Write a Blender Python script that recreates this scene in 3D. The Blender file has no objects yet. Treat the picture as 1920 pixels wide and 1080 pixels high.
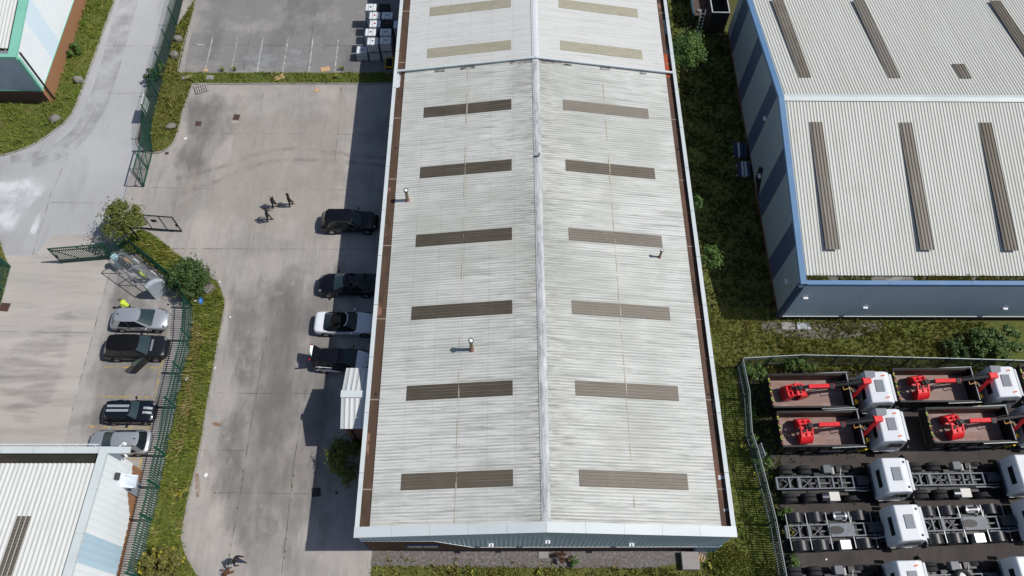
import bpy, math, random
import numpy as np
from mathutils import Vector, Matrix
random.seed(7); rng = np.random.default_rng(7)
sc = bpy.context.scene; COL = sc.collection
R = math.radians
# ------------------------------------------------------------------ camera
H = 56.0; FPX = 1476.0; PITCH, ROLL, YAW = 1.09033, 0.02675, -0.02748
def _axes():
    cp, sp = math.cos(PITCH), math.sin(PITCH)
    fw = Vector((0, cp, -sp)); rt = Vector((1, 0, 0)); up = Vector((0, sp, cp))
    cr, sr = math.cos(ROLL), math.sin(ROLL)
    rt2 = cr*rt + sr*up; up2 = -sr*rt + cr*up
    Rz = Matrix.Rotation(YAW, 3, 'Z')
    return Rz@rt2, Rz@up2, Rz@fw
AX_R, AX_U, AX_F = _axes()
cam = bpy.data.cameras.new('Camera'); camo = bpy.data.objects.new('Camera', cam); COL.objects.link(camo)
cam.sensor_width = 36; cam.lens = FPX/1920*36; cam.clip_end = 5000; cam.clip_start = 0.5
mw = Matrix((AX_R, AX_U, -AX_F)).transposed().to_4x4(); mw.translation = (0, 0, H); camo.matrix_world = mw
sc.camera = camo
# ------------------------------------------------------------------ sky, sun, exposure
SUN = Vector((4.22, -0.15, 5.75)).normalized()
w = bpy.data.worlds.new('World'); sc.world = w; w.use_nodes = True
nt = w.node_tree; bg = nt.nodes['Background']; sky = nt.nodes.new('ShaderNodeTexSky'); sky.sky_type = 'NISHITA'
sky.sun_disc = False; sky.sun_elevation = math.asin(SUN.z); sky.sun_rotation = math.atan2(SUN.x, SUN.y)
nt.links.new(sky.outputs[0], bg.inputs[0]); bg.inputs[1].default_value = 0.078
sl = bpy.data.lights.new('Sun', 'SUN'); sl.energy = 4.0; sl.angle = R(0.5); sl.color = (1, .965, .91)
so = bpy.data.objects.new('Sun', sl); COL.objects.link(so); so.rotation_euler = SUN.to_track_quat('Z', 'Y').to_euler(); so.location = (60, 0, 80)
sc.view_settings.view_transform = 'Standard'; sc.view_settings.look = 'None'; sc.view_settings.gamma = 1
sc.view_settings.exposure = 0.0
# ------------------------------------------------------------------ measuring: photo pixel -> point of the place on a plane
def ray(px, py): return AX_R*((px-960)/FPX) - AX_U*((py-540)/FPX) + AX_F
def G(px, py, z=0.0):
    d = ray(px, py); t = (z-H)/d.z; return Vector((0, 0, H)) + d*t
def on(px, py, P, N):
    d = ray(px, py); o = Vector((0, 0, H)); t = (Vector(P)-o).dot(Vector(N))/d.dot(Vector(N)); return o + d*t
# ------------------------------------------------------------------ helpers
def s2l(c): return tuple((x/12.92 if x <= .04045 else ((x+.055)/1.055)**2.4) for x in c)
MATS = {}
def M(name, base=(.5, .5, .5), layers=(), rough=.75, metal=0, spec=.3, bump=0, bscale=40, coord='pos', trans=0, alpha=None, rnd=None, coat=0, valley=None, fade=False, orand=None, near=None):
    """base colour plus noise layers (colour, scale xyz, lo, hi, strength[, detail])"""
    if name in MATS: return MATS[name]
    m = bpy.data.materials.new(name); m.use_nodes = True; n = m.node_tree.nodes; l = m.node_tree.links
    b = n['Principled BSDF']; b.inputs['Roughness'].default_value = rough; b.inputs['Metallic'].default_value = metal
    b.inputs['Specular IOR Level'].default_value = spec
    if coat: b.inputs['Coat Weight'].default_value = coat; b.inputs['Coat Roughness'].default_value = .05
    if trans: b.inputs['Transmission Weight'].default_value = trans
    if coord == 'pos': src = n.new('ShaderNodeNewGeometry').outputs['Position']
    else: src = n.new('ShaderNodeTexCoord').outputs['Object']
    cur = None
    def mapping(s):
        mp = n.new('ShaderNodeMapping'); mp.inputs['Scale'].default_value = s if hasattr(s, '__len__') else (s, s, s)
        l.new(src, mp.inputs[0]); return mp.outputs[0]
    def noise(s, det):
        t = n.new('ShaderNodeTexNoise'); t.inputs['Scale'].default_value = 1; t.inputs['Detail'].default_value = det
        t.inputs['Roughness'].default_value = .6; l.new(mapping(s), t.inputs[0]); return t.outputs[0]
    def rng_(v, lo, hi, st):
        r = n.new('ShaderNodeMapRange'); r.inputs['From Min'].default_value = lo; r.inputs['From Max'].default_value = hi
        r.inputs['To Max'].default_value = st; l.new(v, r.inputs[0]); return r.outputs[0]
    def mix(a, c, f):
        x = n.new('ShaderNodeMix'); x.data_type = 'RGBA'
        if a is None: x.inputs[6].default_value = (*base, 1)
        else: l.new(a, x.inputs[6])
        x.inputs[7].default_value = (*c, 1); l.new(f, x.inputs[0]); return x.outputs[2]
    if rnd:
        at = n.new('ShaderNodeAttribute'); at.attribute_name = 'rnd'
        for (c, lo, hi, st) in rnd: cur = mix(cur, c, rng_(at.outputs['Fac'], lo, hi, st))
    for ly in layers:
        c, s, lo, hi, st = ly[:5]; det = ly[5] if len(ly) > 5 else 4
        cur = mix(cur, c, rng_(noise(s, det), lo, hi, st))
    if valley:      # dirt lying in the troughs of a profiled sheet
        for (ax, off, pit, vc, lo, hi, st, ns) in valley:
            sp = n.new('ShaderNodeSeparateXYZ'); l.new(src, sp.inputs[0])
            m1 = n.new('ShaderNodeMath'); m1.operation = 'MULTIPLY_ADD'; m1.inputs[1].default_value = 2*math.pi/pit; m1.inputs[2].default_value = -off*2*math.pi/pit; l.new(sp.outputs[ax], m1.inputs[0])
            m2 = n.new('ShaderNodeMath'); m2.operation = 'COSINE'; l.new(m1.outputs[0], m2.inputs[0])
            f1 = rng_(m2.outputs[0], lo, hi, 1); f2 = rng_(noise(ns, 4), .34, .66, st)
            m3 = n.new('ShaderNodeMath'); m3.operation = 'MULTIPLY'; l.new(f1, m3.inputs[0]); l.new(f2, m3.inputs[1]); cur = mix(cur, vc, m3.outputs[0])
    if near:        # algae and soot that gathers within some metres of a line
        for ax, c0, d0, d1, vc, ns, lo, hi, st in near:
            sp = n.new('ShaderNodeSeparateXYZ'); l.new(src, sp.inputs[0]); a1 = n.new('ShaderNodeMath'); a1.operation = 'SUBTRACT'; a1.inputs[1].default_value = c0; l.new(sp.outputs[ax], a1.inputs[0])
            a2 = n.new('ShaderNodeMath'); a2.operation = 'ABSOLUTE'; l.new(a1.outputs[0], a2.inputs[0]); f1 = rng_(a2.outputs[0], d1, d0, 1); f2 = rng_(noise(ns, 6), lo, hi, st)
            a3 = n.new('ShaderNodeMath'); a3.operation = 'MULTIPLY'; l.new(f1, a3.inputs[0]); l.new(f2, a3.inputs[1]); cur = mix(cur, vc, a3.outputs[0])
    if orand:       # every piece has aged a little differently
        oi = n.new('ShaderNodeObjectInfo')
        for vc, lo, hi, st in orand: cur = mix(cur, vc, rng_(oi.outputs['Random'], lo, hi, st))
    if cur is None: b.inputs['Base Color'].default_value = (*base, 1)
    else: l.new(cur, b.inputs['Base Color'])
    if bump:
        bp = n.new('ShaderNodeBump'); bp.inputs['Strength'].default_value = bump; bp.inputs['Distance'].default_value = .02
        l.new(noise(bscale, 3), bp.inputs['Height']); l.new(bp.outputs[0], b.inputs['Normal'])
    if alpha:   # worn edges of a stain, a film, a marking: real gaps in it
        if len(alpha) == 1: b.inputs['Alpha'].default_value = alpha[0]
        else:
            s, lo, hi, st = alpha; nv = noise(s, 5)
            if fade:        # the stain thins out towards its outline
                at = n.new('ShaderNodeAttribute'); at.attribute_name = 'fade'; ma = n.new('ShaderNodeMath'); ma.operation = 'MULTIPLY_ADD'; ma.inputs[1].default_value = .42; l.new(at.outputs['Fac'], ma.inputs[0]); l.new(nv, ma.inputs[2])
                mb_ = n.new('ShaderNodeMath'); mb_.operation = 'SUBTRACT'; l.new(ma.outputs[0], mb_.inputs[0]); mb_.inputs[1].default_value = .42; nv = mb_.outputs[0]
            l.new(rng_(nv, lo, hi, st), b.inputs['Alpha'])
    MATS[name] = m; return m

class MB:
    def __init__(s): s.v = []; s.f = []; s.m = []
    def add(s, vs, fs, m=0):
        o = len(s.v); s.v += [tuple(p) for p in vs]; s.f += [tuple(i+o for i in f) for f in fs]; s.m += [m]*len(fs); return s
    def box(s, c, d, rz=0, m=0, rx=0, ry=0):
        x, y, z = d[0]/2, d[1]/2, d[2]/2
        vs = [Vector((a, b, e)) for e in (-z, z) for a, b in ((-x, -y), (x, -y), (x, y), (-x, y))]
        if rz or rx or ry:
            Q = Matrix.Rotation(rz, 3, 'Z')@Matrix.Rotation(ry, 3, 'Y')@Matrix.Rotation(rx, 3, 'X'); vs = [Q@v for v in vs]
        vs = [v+Vector(c) for v in vs]
        return s.add(vs, [(3, 2, 1, 0), (4, 5, 6, 7), (0, 1, 5, 4), (1, 2, 6, 5), (2, 3, 7, 6), (3, 0, 4, 7)], m)
    def bar(s, a, b, w_, h_=None, m=0):     # square bar from a to b
        a = Vector(a); b = Vector(b); d = b-a; L = d.length
        if L < 1e-6: return s
        d /= L; up = Vector((0, 0, 1)) if abs(d.z) < .95 else Vector((1, 0, 0))
        x = d.cross(up).normalized(); y = x.cross(d); h_ = h_ or w_
        vs = []
        for p in (a, b):
            for i, j in ((-1, -1), (1, -1), (1, 1), (-1, 1)): vs.append(p+x*(i*w_/2)+y*(j*h_/2))
        return s.add(vs, [(0, 1, 2, 3), (7, 6, 5, 4), (0, 4, 5, 1), (1, 5, 6, 2), (2, 6, 7, 3), (3, 7, 4, 0)], m)
    def cyl(s, a, b, r, n=12, r2=None, m=0, cap=True):
        a = Vector(a); b = Vector(b); d = (b-a).normalized(); up = Vector((0, 0, 1)) if abs(d.z) < .95 else Vector((1, 0, 0))
        x = d.cross(up).normalized(); y = d.cross(x); r2 = r if r2 is None else r2; vs = []
        for p, q in ((a, r), (b, r2)):
            for k in range(n): t = 2*math.pi*k/n; vs.append(p+x*(q*math.cos(t))+y*(q*math.sin(t)))
        fs = [(k, (k+1) % n, n+(k+1) % n, n+k) for k in range(n)]
        if cap: fs += [tuple(range(n-1, -1, -1)), tuple(range(n, 2*n))]
        return s.add(vs, fs, m)
    def tube(s, pts, r, n=8, m=0):
        for a, b in zip(pts, pts[1:]): s.cyl(a, b, r, n, m=m)
        return s
    def prism(s, poly, z0, z1, m=0):
        n = len(poly); zs0 = z0 if hasattr(z0, '__len__') else [z0]*n; zs1 = z1 if hasattr(z1, '__len__') else [z1]*n
        vs = [(p[0], p[1], zs0[i]) for i, p in enumerate(poly)]+[(p[0], p[1], zs1[i]) for i, p in enumerate(poly)]
        fs = [tuple(range(n-1, -1, -1)), tuple(range(n, 2*n))]+[(k, (k+1) % n, n+(k+1) % n, n+k) for k in range(n)]
        return s.add(vs, fs, m)
    def slab(s, pts, th, m=0):      # a plate of four (or more) given top corners, thickened along its normal
        pts = [Vector(p) for p in pts]; nn = (pts[1]-pts[0]).cross(pts[2]-pts[0]).normalized(); n = len(pts)
        vs = [p-nn*th for p in pts]+pts
        return s.add(vs, [tuple(range(n-1, -1, -1)), tuple(range(n, 2*n))]+[(k, (k+1) % n, n+(k+1) % n, n+k) for k in range(n)], m)
    def lathe(s, axis_o, axis_d, prof, n=20, m=0):
        d = Vector(axis_d).normalized(); up = Vector((0, 0, 1)) if abs(d.z) < .95 else Vector((1, 0, 0)); x = d.cross(up).normalized(); y = d.cross(x)
        o = Vector(axis_o); vs = []
        for (h, r) in prof:
            for k in range(n): t = 2*math.pi*k/n; vs.append(o+d*h+x*(r*math.cos(t))+y*(r*math.sin(t)))
        fs = []
        for i in range(len(prof)-1):
            for k in range(n): fs.append((i*n+k, i*n+(k+1) % n, (i+1)*n+(k+1) % n, (i+1)*n+k))
        return s.add(vs, fs, m)
    def build(s, name, mats, parent=None, smooth=False, bevel=0, sub=0, **props):
        me = bpy.data.meshes.new(name); me.from_pydata(s.v, [], s.f); me.validate()
        mats = mats if isinstance(mats, (list, tuple)) else [mats]
        for m in mats: me.materials.append(m)
        if len(mats) > 1 and len(me.polygons) == len(s.m): me.polygons.foreach_set('material_index', s.m)
        if smooth: me.polygons.foreach_set('use_smooth', [True]*len(me.polygons))
        o = bpy.data.objects.new(name, me); COL.objects.link(o)
        if parent is not None: o.parent = parent
        if bevel: b = o.modifiers.new('b', 'BEVEL'); b.width = bevel; b.segments = 2; b.limit_method = 'ANGLE'
        if sub: b = o.modifiers.new('s', 'SUBSURF'); b.levels = b.render_levels = sub
        for k, v in props.items(): o[k] = v
        return o
def thing(name, label, cat, loc=(0, 0, 0), rz=0, group=None):
    o = bpy.data.objects.new(name, None); COL.objects.link(o); o.location = loc; o.rotation_euler = (0, 0, rz); o.empty_display_size = .3
    tag(o, label, cat, group); return o
def tag(o, label, cat, group=None):
    o['label'] = label; o['category'] = cat
    if group: o['group'] = group
    return o
KIDS = {}
def dup(root, loc, rz, label, group=None):
    if not KIDS:
        for o in COL.objects:
            if o.parent: KIDS.setdefault(o.parent.name, []).append(o)
    r = root.copy(); COL.objects.link(r); r.location = loc; r.rotation_euler = (0, 0, rz); r['label'] = label
    if group: r['group'] = group
    def rec(src, dst):
        for ch in KIDS.get(src.name, []):
            c = ch.copy(); COL.objects.link(c); c.parent = dst; rec(ch, c)
    rec(root, r); return r
def fresh(): KIDS.clear()
def mass(name, V, F, mats, parent=None, rnd=None, mi=None, smooth=False):   # big meshes from arrays (F: n x k)
    me = bpy.data.meshes.new(name); V = np.asarray(V, dtype=np.float32); F = np.asarray(F, dtype=np.int32); k = F.shape[1]
    me.vertices.add(len(V)); me.vertices.foreach_set('co', V.ravel()); me.loops.add(F.size); me.loops.foreach_set('vertex_index', F.ravel())
    me.polygons.add(len(F)); me.polygons.foreach_set('loop_start', np.arange(0, F.size, k, dtype=np.int32)); me.polygons.foreach_set('loop_total', np.full(len(F), k, dtype=np.int32))
    for m in (mats if isinstance(mats, (list, tuple)) else [mats]): me.materials.append(m)
    if mi is not None: me.polygons.foreach_set('material_index', np.asarray(mi, dtype=np.int32))
    if rnd is not None:
        a = me.attributes.new('rnd', 'FLOAT', 'FACE'); a.data.foreach_set('value', np.asarray(rnd, dtype=np.float32))
    me.update(calc_edges=True); me.validate()
    if smooth: me.polygons.foreach_set('use_smooth', [True]*len(me.polygons))
    o = bpy.data.objects.new(name, me); COL.objects.link(o)
    if parent is not None: o.parent = parent
    return o
def inpoly(P, poly):
    x, y = P[:, 0], P[:, 1]; ins = np.zeros(len(P), bool); n = len(poly)
    for i in range(n):
        x1, y1 = poly[i][:2]; x2, y2 = poly[(i+1) % n][:2]
        c = ((y1 > y) != (y2 > y)); xi = (x2-x1)*(y-y1)/((y2-y1) if y2 != y1 else 1e-9)+x1; ins ^= c & (x < xi)
    return ins
def pxpoly(pts, z=0.0): return [tuple(G(a, b, z))[:2] for a, b in pts]
def sheet(name, poly, z, m, **props):
    o = MB().add([(p[0], p[1], z) for p in poly], [tuple(range(len(poly)))]).build(name, m)
    if o.data.polygons[0].normal.z < 0: o.data.flip_normals()
    for k, v in (props or {'kind': 'structure'}).items(): o[k] = v
    return o
LIFT = [0]
def lift(z): LIFT[0] += 1; return z+(LIFT[0] % 60)*.00006     # no two marks share a plane
def ribbon(name, pts, wd, z, m, closed=False):
    z = lift(z); pts = [Vector((p[0], p[1], 0)) for p in pts]; vs = []; fs = []
    for i, p in enumerate(pts):
        a = pts[max(i-1, 0)]; b = pts[min(i+1, len(pts)-1)]; d = (b-a).normalized(); nn = Vector((-d.y, d.x, 0))
        ww = wd(i) if callable(wd) else wd
        vs += [(p.x+nn.x*ww/2, p.y+nn.y*ww/2, z), (p.x-nn.x*ww/2, p.y-nn.y*ww/2, z)]
    for i in range(len(pts)-1): fs.append((2*i+1, 2*i+3, 2*i+2, 2*i))
    o = MB().add(vs, fs).build(name, m); o['kind'] = 'structure'; return o
def kerb(pts, wd=.14, h=.11):
    pts = [Vector((p[0], p[1], 0)) for p in pts]; vs = []; fs = []
    for i, p in enumerate(pts):
        a = pts[max(i-1, 0)]; b = pts[min(i+1, len(pts)-1)]; d = (b-a).normalized(); nn = Vector((-d.y, d.x, 0))*wd/2
        for q, z in ((nn, -.05), (nn, h), (-nn, h), (-nn, -.05)): vs.append((p.x+q.x, p.y+q.y, z))
    for i in range(len(pts)-1):
        for k in range(3): fs.append((4*i+k, 4*i+4+k, 4*i+5+k, 4*i+1+k))
    o = MB().add(vs, fs).build('kerb', kerbM); o['kind'] = 'structure'; return o
def smoothpath(pts, n=6):
    P = [Vector((p[0], p[1])) for p in pts]; out = []
    for i in range(len(P)-1):
        a = P[max(i-1, 0)]; b = P[i]; c = P[i+1]; d = P[min(i+2, len(P)-1)]
        for k in range(n):
            t = k/n; out.append(.5*((2*b)+(c-a)*t+(2*a-5*b+4*c-d)*t*t+(3*b-a-3*c+d)*t**3))
    out.append(P[-1]); return out
# ------------------------------------------------------------------ materials
concA = M('yard_concrete', (.325, .304, .288), [((.56, .54, .51), (3.2, 2.2, 1), .66, .75, .6, 6), ((.16, .15, .148), (2.2, 1.4, 1), .60, .74, .45, 6),((.42, .39, .355), (5, .22, 1), .54, .74, .6, 5), ((.20, .188, .18), (3.2, .16, 1), .54, .72, .55, 5), ((.22, .205, .195), (.7, .6, 1), .52, .68, .5, 7),
    ((.43, .39, .355), (.35, .12, 1), .42, .68, .75, 5), ((.20, .192, .188), (.16, .22, 1), .48, .72, .7, 6),
    ((.43, .41, .385), (2.2, .5, 1), .55, .75, .5, 6), ((.15, .145, .145), (7, .7, 1), .56, .80, .45, 4),
    ((.50, .48, .46), (1.1, .7, 1), .66, .78, .35, 8), ((.12, .115, .11), (14, 14, 1), .66, .80, .4, 3)], .88, spec=.2, bump=.25, bscale=25)
concB = M('upper_yard_concrete', (.215, .208, .202), [((.34, .325, .31), (.22, .3, 1), .50, .68, .75, 6), ((.125, .123, .123), (.3, .16, 1), .46, .66, .7, 5), ((.40, .39, .38), (2.4, 1.2, 1), .60, .74, .55, 6),
    ((.30, .30, .305), (4, .4, 1), .58, .78, .4, 5), ((.12, .12, .12), (12, 12, 1), .6, .8, .5, 3)], .85, spec=.25, bump=.2, bscale=25)
concR = M('road_concrete', (.365, .367, .375), [((.43, .432, .44), (.12, .2, 1), .42, .66, .7, 5), ((.25, .25, .262), (.4, .1, 1), .5, .74, .65, 5),
    ((.42, .42, .43), (1.5, 1, 1), .58, .78, .45, 6), ((.2, .2, .2), (15, 15, 1), .64, .8, .35, 3)], .88, spec=.2, bump=.2, bscale=25)
concC = M('carpark_concrete', (.395, .368, .342), [((.27, .25, .235), (.22, 3.5, 1), .54, .72, .5, 5), ((.46, .43, .39), (.3, 5, 1), .55, .74, .5, 5),((.46, .43, .40), (.1, .55, 1), .44, .66, .7, 5), ((.25, .237, .228), (.14, .9, 1), .50, .72, .55, 5),
    ((.43, .41, .39), (.6, 1.5, 1), .6, .76, .4, 6), ((.19, .18, .175), (16, 16, 1), .66, .8, .35, 3)], .88, spec=.2, bump=.2, bscale=25)
concD = M('parking_bay_concrete', (.36, .342, .328), [((.37, .35, .325), (.3, .5, 1), .46, .7, .7, 6), ((.19, .185, .185), (.2, .8, 1), .5, .72, .6, 5),
    ((.16, .155, .15), (16, 16, 1), .62, .8, .4, 3)], .88, spec=.2, bump=.2, bscale=25)
asph = M('truck_yard_asphalt', (.060, .052, .050), [((.088, .076, .070), (.4, .4, 1), .45, .7, .7, 6), ((.035, .035, .036), (.9, .9, 1), .5, .7, .6, 6), ((.13, .12, .10), (9, 9, 1), .6, .75, .6, 4)], .92, spec=.2, bump=.4, bscale=18)
vergeM = M('dark_verge_strip', (.055, .055, .06), [((.085, .08, .075), (1.2, 1.2, 1), .5, .7, .6, 5)], .95, spec=.1)
gravM = M('gravel_strip', (.14, .128, .122), [((.24, .225, .22), (5, 5, 1), .48, .62, .75, 6), ((.06, .055, .05), (8, 8, 1), .52, .68, .7, 6), ((.12, .065, .045), (.7, .7, 1), .56, .7, .5, 5)], .95, spec=.1, bump=.6, bscale=14)
earthM = M('earth', (.09, .085, .04), [((.075, .095, .03), (.5, .5, 1), .4, .6, .8, 5)], .95, spec=.05)
grassSoil = M('grass_floor', (.10, .115, .032), [((.16, .14, .05), (.6, .6, 1), .48, .7, .7, 6), ((.045, .06, .018), (1.6, 1.6, 1), .5, .7, .7, 5)], .95, spec=.05)
kerbM = M('kerb_stone', (.30, .285, .26), [((.16, .15, .13), (1.5, 1.5, 1), .5, .7, .7, 5)], .9)
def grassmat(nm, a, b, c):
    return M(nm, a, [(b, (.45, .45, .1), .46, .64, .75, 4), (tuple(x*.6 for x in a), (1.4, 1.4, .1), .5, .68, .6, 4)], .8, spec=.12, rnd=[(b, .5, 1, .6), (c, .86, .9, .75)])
gA = grassmat('long_grass', (.15, .205, .032), (.28, .265, .06), (.46, .38, .16))
gB = grassmat('lush_grass', (.185, .26, .045), (.29, .31, .07), (.42, .36, .14))
gC = grassmat('rank_grass', (.255, .275, .065), (.36, .31, .10), (.48, .38, .18))
gD = grassmat('shade_toned_grass', (.035, .05, .014), (.06, .06, .022), (.07, .065, .03))  # alley shade put into the grass colour; reused along the lorry fence
gE = grassmat('straw_grass', (.18, .20, .042), (.30, .265, .08), (.48, .40, .2))
leafA = M('leaf_olive', (.10, .12, .022), [((.05, .066, .014), (1.5, 1.5, 1.5), .45, .65, .6, 3)], .6, spec=.25, rnd=[((.17, .175, .045), .55, 1, .85)])
leafB = M('leaf_dark', (.04, .075, .018), [((.018, .036, .01), (1.6, 1.6, 1.6), .45, .65, .6, 3)], .55, spec=.3, rnd=[((.085, .13, .032), .5, 1, .9)])
leafC = M('leaf_bright', (.06, .12, .02), [((.03, .06, .012), (1.6, 1.6, 1.6), .45, .65, .6, 3)], .55, spec=.3, rnd=[((.12, .19, .04), .55, 1, .9)])
leafD = M('leaf_mid', (.065, .115, .024), [((.032, .06, .014), (1.6, 1.6, 1.6), .45, .65, .6, 3)], .55, spec=.3, rnd=[((.13, .19, .045), .5, 1, .9)])
leafY = M('leaf_yellowish', (.11, .11, .02), [((.05, .06, .014), (1.6, 1.6, 1.6), .45, .65, .6, 3)], .55, spec=.3, rnd=[((.2, .17, .04), .5, 1, .9)])
barkM = M('bark', (.09, .07, .05), [((.05, .04, .03), 6, .45, .6, .8)], .9)
flowY = M('yellow_flower', (.36, .30, .03), rough=.6)
roofA = M('fibre_cement_roof', (.60, .61, .58), near=[(0, 2.71, .3, 7.5, (.22, .225, .195), (.55, 10, 1), .49, .69, .74), (0, 2.71, .2, 2.6, (.15, .135, .105), (1.0, 12, 1), .49, .65, .72), (1, 30, 0, 16, (.36, .375, .33), (.14, .3, 1), .44, .64, .45)], valley=[(1, 9.105, .212, (.27, .28, .265), .1, -.9, .85, (.16, 2.6, 1)), (1, 9.105, .212, (.70, .70, .67), .3, 1, .6, (.2, 4, 1))], layers=[
    ((.40, .405, .392), (.5, 7, 1), .47, .68, .6, 3), ((.60, .605, .59), (.3, 5.5, 1), .52, .74, .7, 3),
    ((.30, .31, .285), (.2, 2.6, .5), .53, .70, .75, 6), ((.12, .125, .105), (.55, 9, 1), .57, .74, .75, 6), ((.36, .38, .345), (.09, .11, 1), .46, .62, .55, 4),
    ((.40, .37, .30), (.16, .12, 1), .56, .72, .3, 6)], rough=.82, spec=.2)
roofA2 = M('newer_fibre_cement_roof', (.58, .585, .57), valley=[(1, 0, .212, (.34, .345, .335), .1, -.9, .85, (.16, 2.6, 1))], layers=[((.45, .455, .445), (.5, 7, 1), .5, .7, .6, 3), ((.64, .645, .64), (.3, 6, 1), .52, .74, .6, 3), ((.32, .325, .31), (.6, 6, 1), .62, .76, .5, 5)], rough=.8, spec=.2)
roofB = M('ribbed_sheet_roof', (.545, .545, .505), [((.45, .445, .41), (4.3, .1, .5), .5, .7, .6, 3), ((.60, .605, .585), (2.2, .12, .5), .5, .7, .6, 3), ((.40, .36, .30), (.25, .2, 1), .58, .74, .4, 6)], .7, spec=.3)
roofC = M('workshop_roof', (.60, .61, .59), [((.48, .485, .465), (5, .25, .5), .5, .68, .6, 4), ((.42, .41, .38), (3, .6, 1), .6, .75, .5, 6)], .75, spec=.25)
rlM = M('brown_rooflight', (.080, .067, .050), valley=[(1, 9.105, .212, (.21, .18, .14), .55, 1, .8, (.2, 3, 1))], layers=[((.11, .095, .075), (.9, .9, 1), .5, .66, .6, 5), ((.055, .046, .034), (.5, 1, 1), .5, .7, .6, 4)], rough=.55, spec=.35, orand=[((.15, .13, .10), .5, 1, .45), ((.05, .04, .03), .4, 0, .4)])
rlM2 = M('brown_rooflight_sun_tone', (.155, .135, .11), valley=[(1, 9.105, .212, (.27, .24, .2), .55, 1, .8, (.2, 3, 1))], layers=[((.20, .18, .15), (.9, .9, 1), .5, .66, .6, 5), ((.11, .094, .074), (.5, 1, 1), .5, .7, .6, 4)], rough=.55, spec=.35, orand=[((.22, .2, .165), .5, 1, .5), ((.10, .085, .065), .4, 0, .5)])  # brighter copy: the sunward slope's light is put into the colour
rlY = M('beige_rooflight', (.34, .32, .245), [((.25, .235, .175), (.8, 5, 1), .5, .7, .6, 4), ((.43, .41, .29), (2, 4, 1), .5, .7, .5, 4)], .6)
rlB = M('taupe_rooflight', (.17, .145, .112), orand=[((.25, .23, .21), .5, 1, .5), ((.12, .10, .075), .4, 0, .5)], layers=[((.26, .26, .27), (4, .12, 1), .56, .66, .5, 4),((.12, .10, .078), (3, .4, 1), .5, .68, .7, 4), ((.25, .23, .20), (1.2, .3, 1), .55, .72, .6, 4)], rough=.5, spec=.4)
capM = M('pale_parapet_cap', (.54, .59, .60), [((.44, .49, .50), (.5, .5, .5), .5, .7, .6, 4), ((.62, .66, .67), (.25, .25, .5), .5, .7, .6, 3), ((.35, .36, .34), (3, .6, 1), .66, .78, .5, 5)], .5, spec=.4)
ridgeM = M('ridge_capping', (.47, .49, .50), [((.27, .28, .285), (5, 1.2, 1), .46, .62, .8, 6), ((.62, .64, .65), (2, .35, 1), .54, .7, .7, 4)], .7)
ridgeM2 = M('new_ridge_capping', (.60, .625, .64), [((.52, .54, .55), (1, .3, 1), .5, .7, .6, 4)], .6)
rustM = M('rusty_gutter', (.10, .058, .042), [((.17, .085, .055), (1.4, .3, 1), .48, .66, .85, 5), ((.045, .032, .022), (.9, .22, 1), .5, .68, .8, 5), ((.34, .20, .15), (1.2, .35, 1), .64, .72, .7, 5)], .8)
rustM2 = M('rusty_gutter_shade_tone', (.075, .045, .03), [((.12, .07, .045), (1, .25, 1), .5, .68, .8, 5), ((.035, .026, .018), (.9, .3, 1), .5, .66, .8, 5)], .8)  # darker copy of the rust, with the west gutter's shade in the colour
peelM = M('peeling_paint', (.52, .54, .56), alpha=((2.2, 1.1, 1), .48, .53, 1), rough=.6)
orgM = M('red_oxide_patch', (.38, .08, .03), [((.25, .06, .03), 4, .5, .7, .7)], .7)
cladA = M('blue_grey_cladding', (.53, .62, .71), [((.45, .54, .63), (.7, .7, .3), .5, .7, .5, 4)], .55, spec=.4)
cladB = M('slate_cladding', (.25, .295, .31), [((.21, .25, .265), (.6, .6, .3), .5, .7, .6, 4), ((.30, .31, .29), (.5, .5, 1.4), .55, .75, .5, 4)], .55, spec=.4)
cladN = M('navy_cladding', (.06, .088, .145), [((.045, .07, .12), (.7, .7, .4), .5, .7, .6, 4)], .5, spec=.4)
cladW = M('white_cladding', (.80, .84, .86), [((.72, .77, .80), (.5, .5, .5), .5, .7, .5, 4)], .5, spec=.4)
cladP = M('pale_blue_cladding', (.45, .61, .72), [((.40, .55, .66), (.6, .6, .6), .5, .7, .5, 4)], .5, spec=.4)
cladS = M('workshop_shade_slate', (.40, .48, .55), [((.34, .41, .48), (.6, .6, .6), .5, .7, .5, 4)], .55, spec=.4)  # slate tone carries the shade of the front wall
blueT = M('blue_trim', (.115, .22, .38), [((.15, .27, .43), (.3, .3, .3), .5, .7, .7, 4), ((.11, .23, .48), (2, 2, 2), .56, .72, .5, 4)], .5, spec=.4)
navyT = M('navy_corner_trim', (.03, .05, .10), rough=.5)
mintM = M('mint_green_trim', (.22, .53, .41), [((.17, .45, .34), (.6, .6, .6), .5, .7, .5, 4)], .5, spec=.4)
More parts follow.
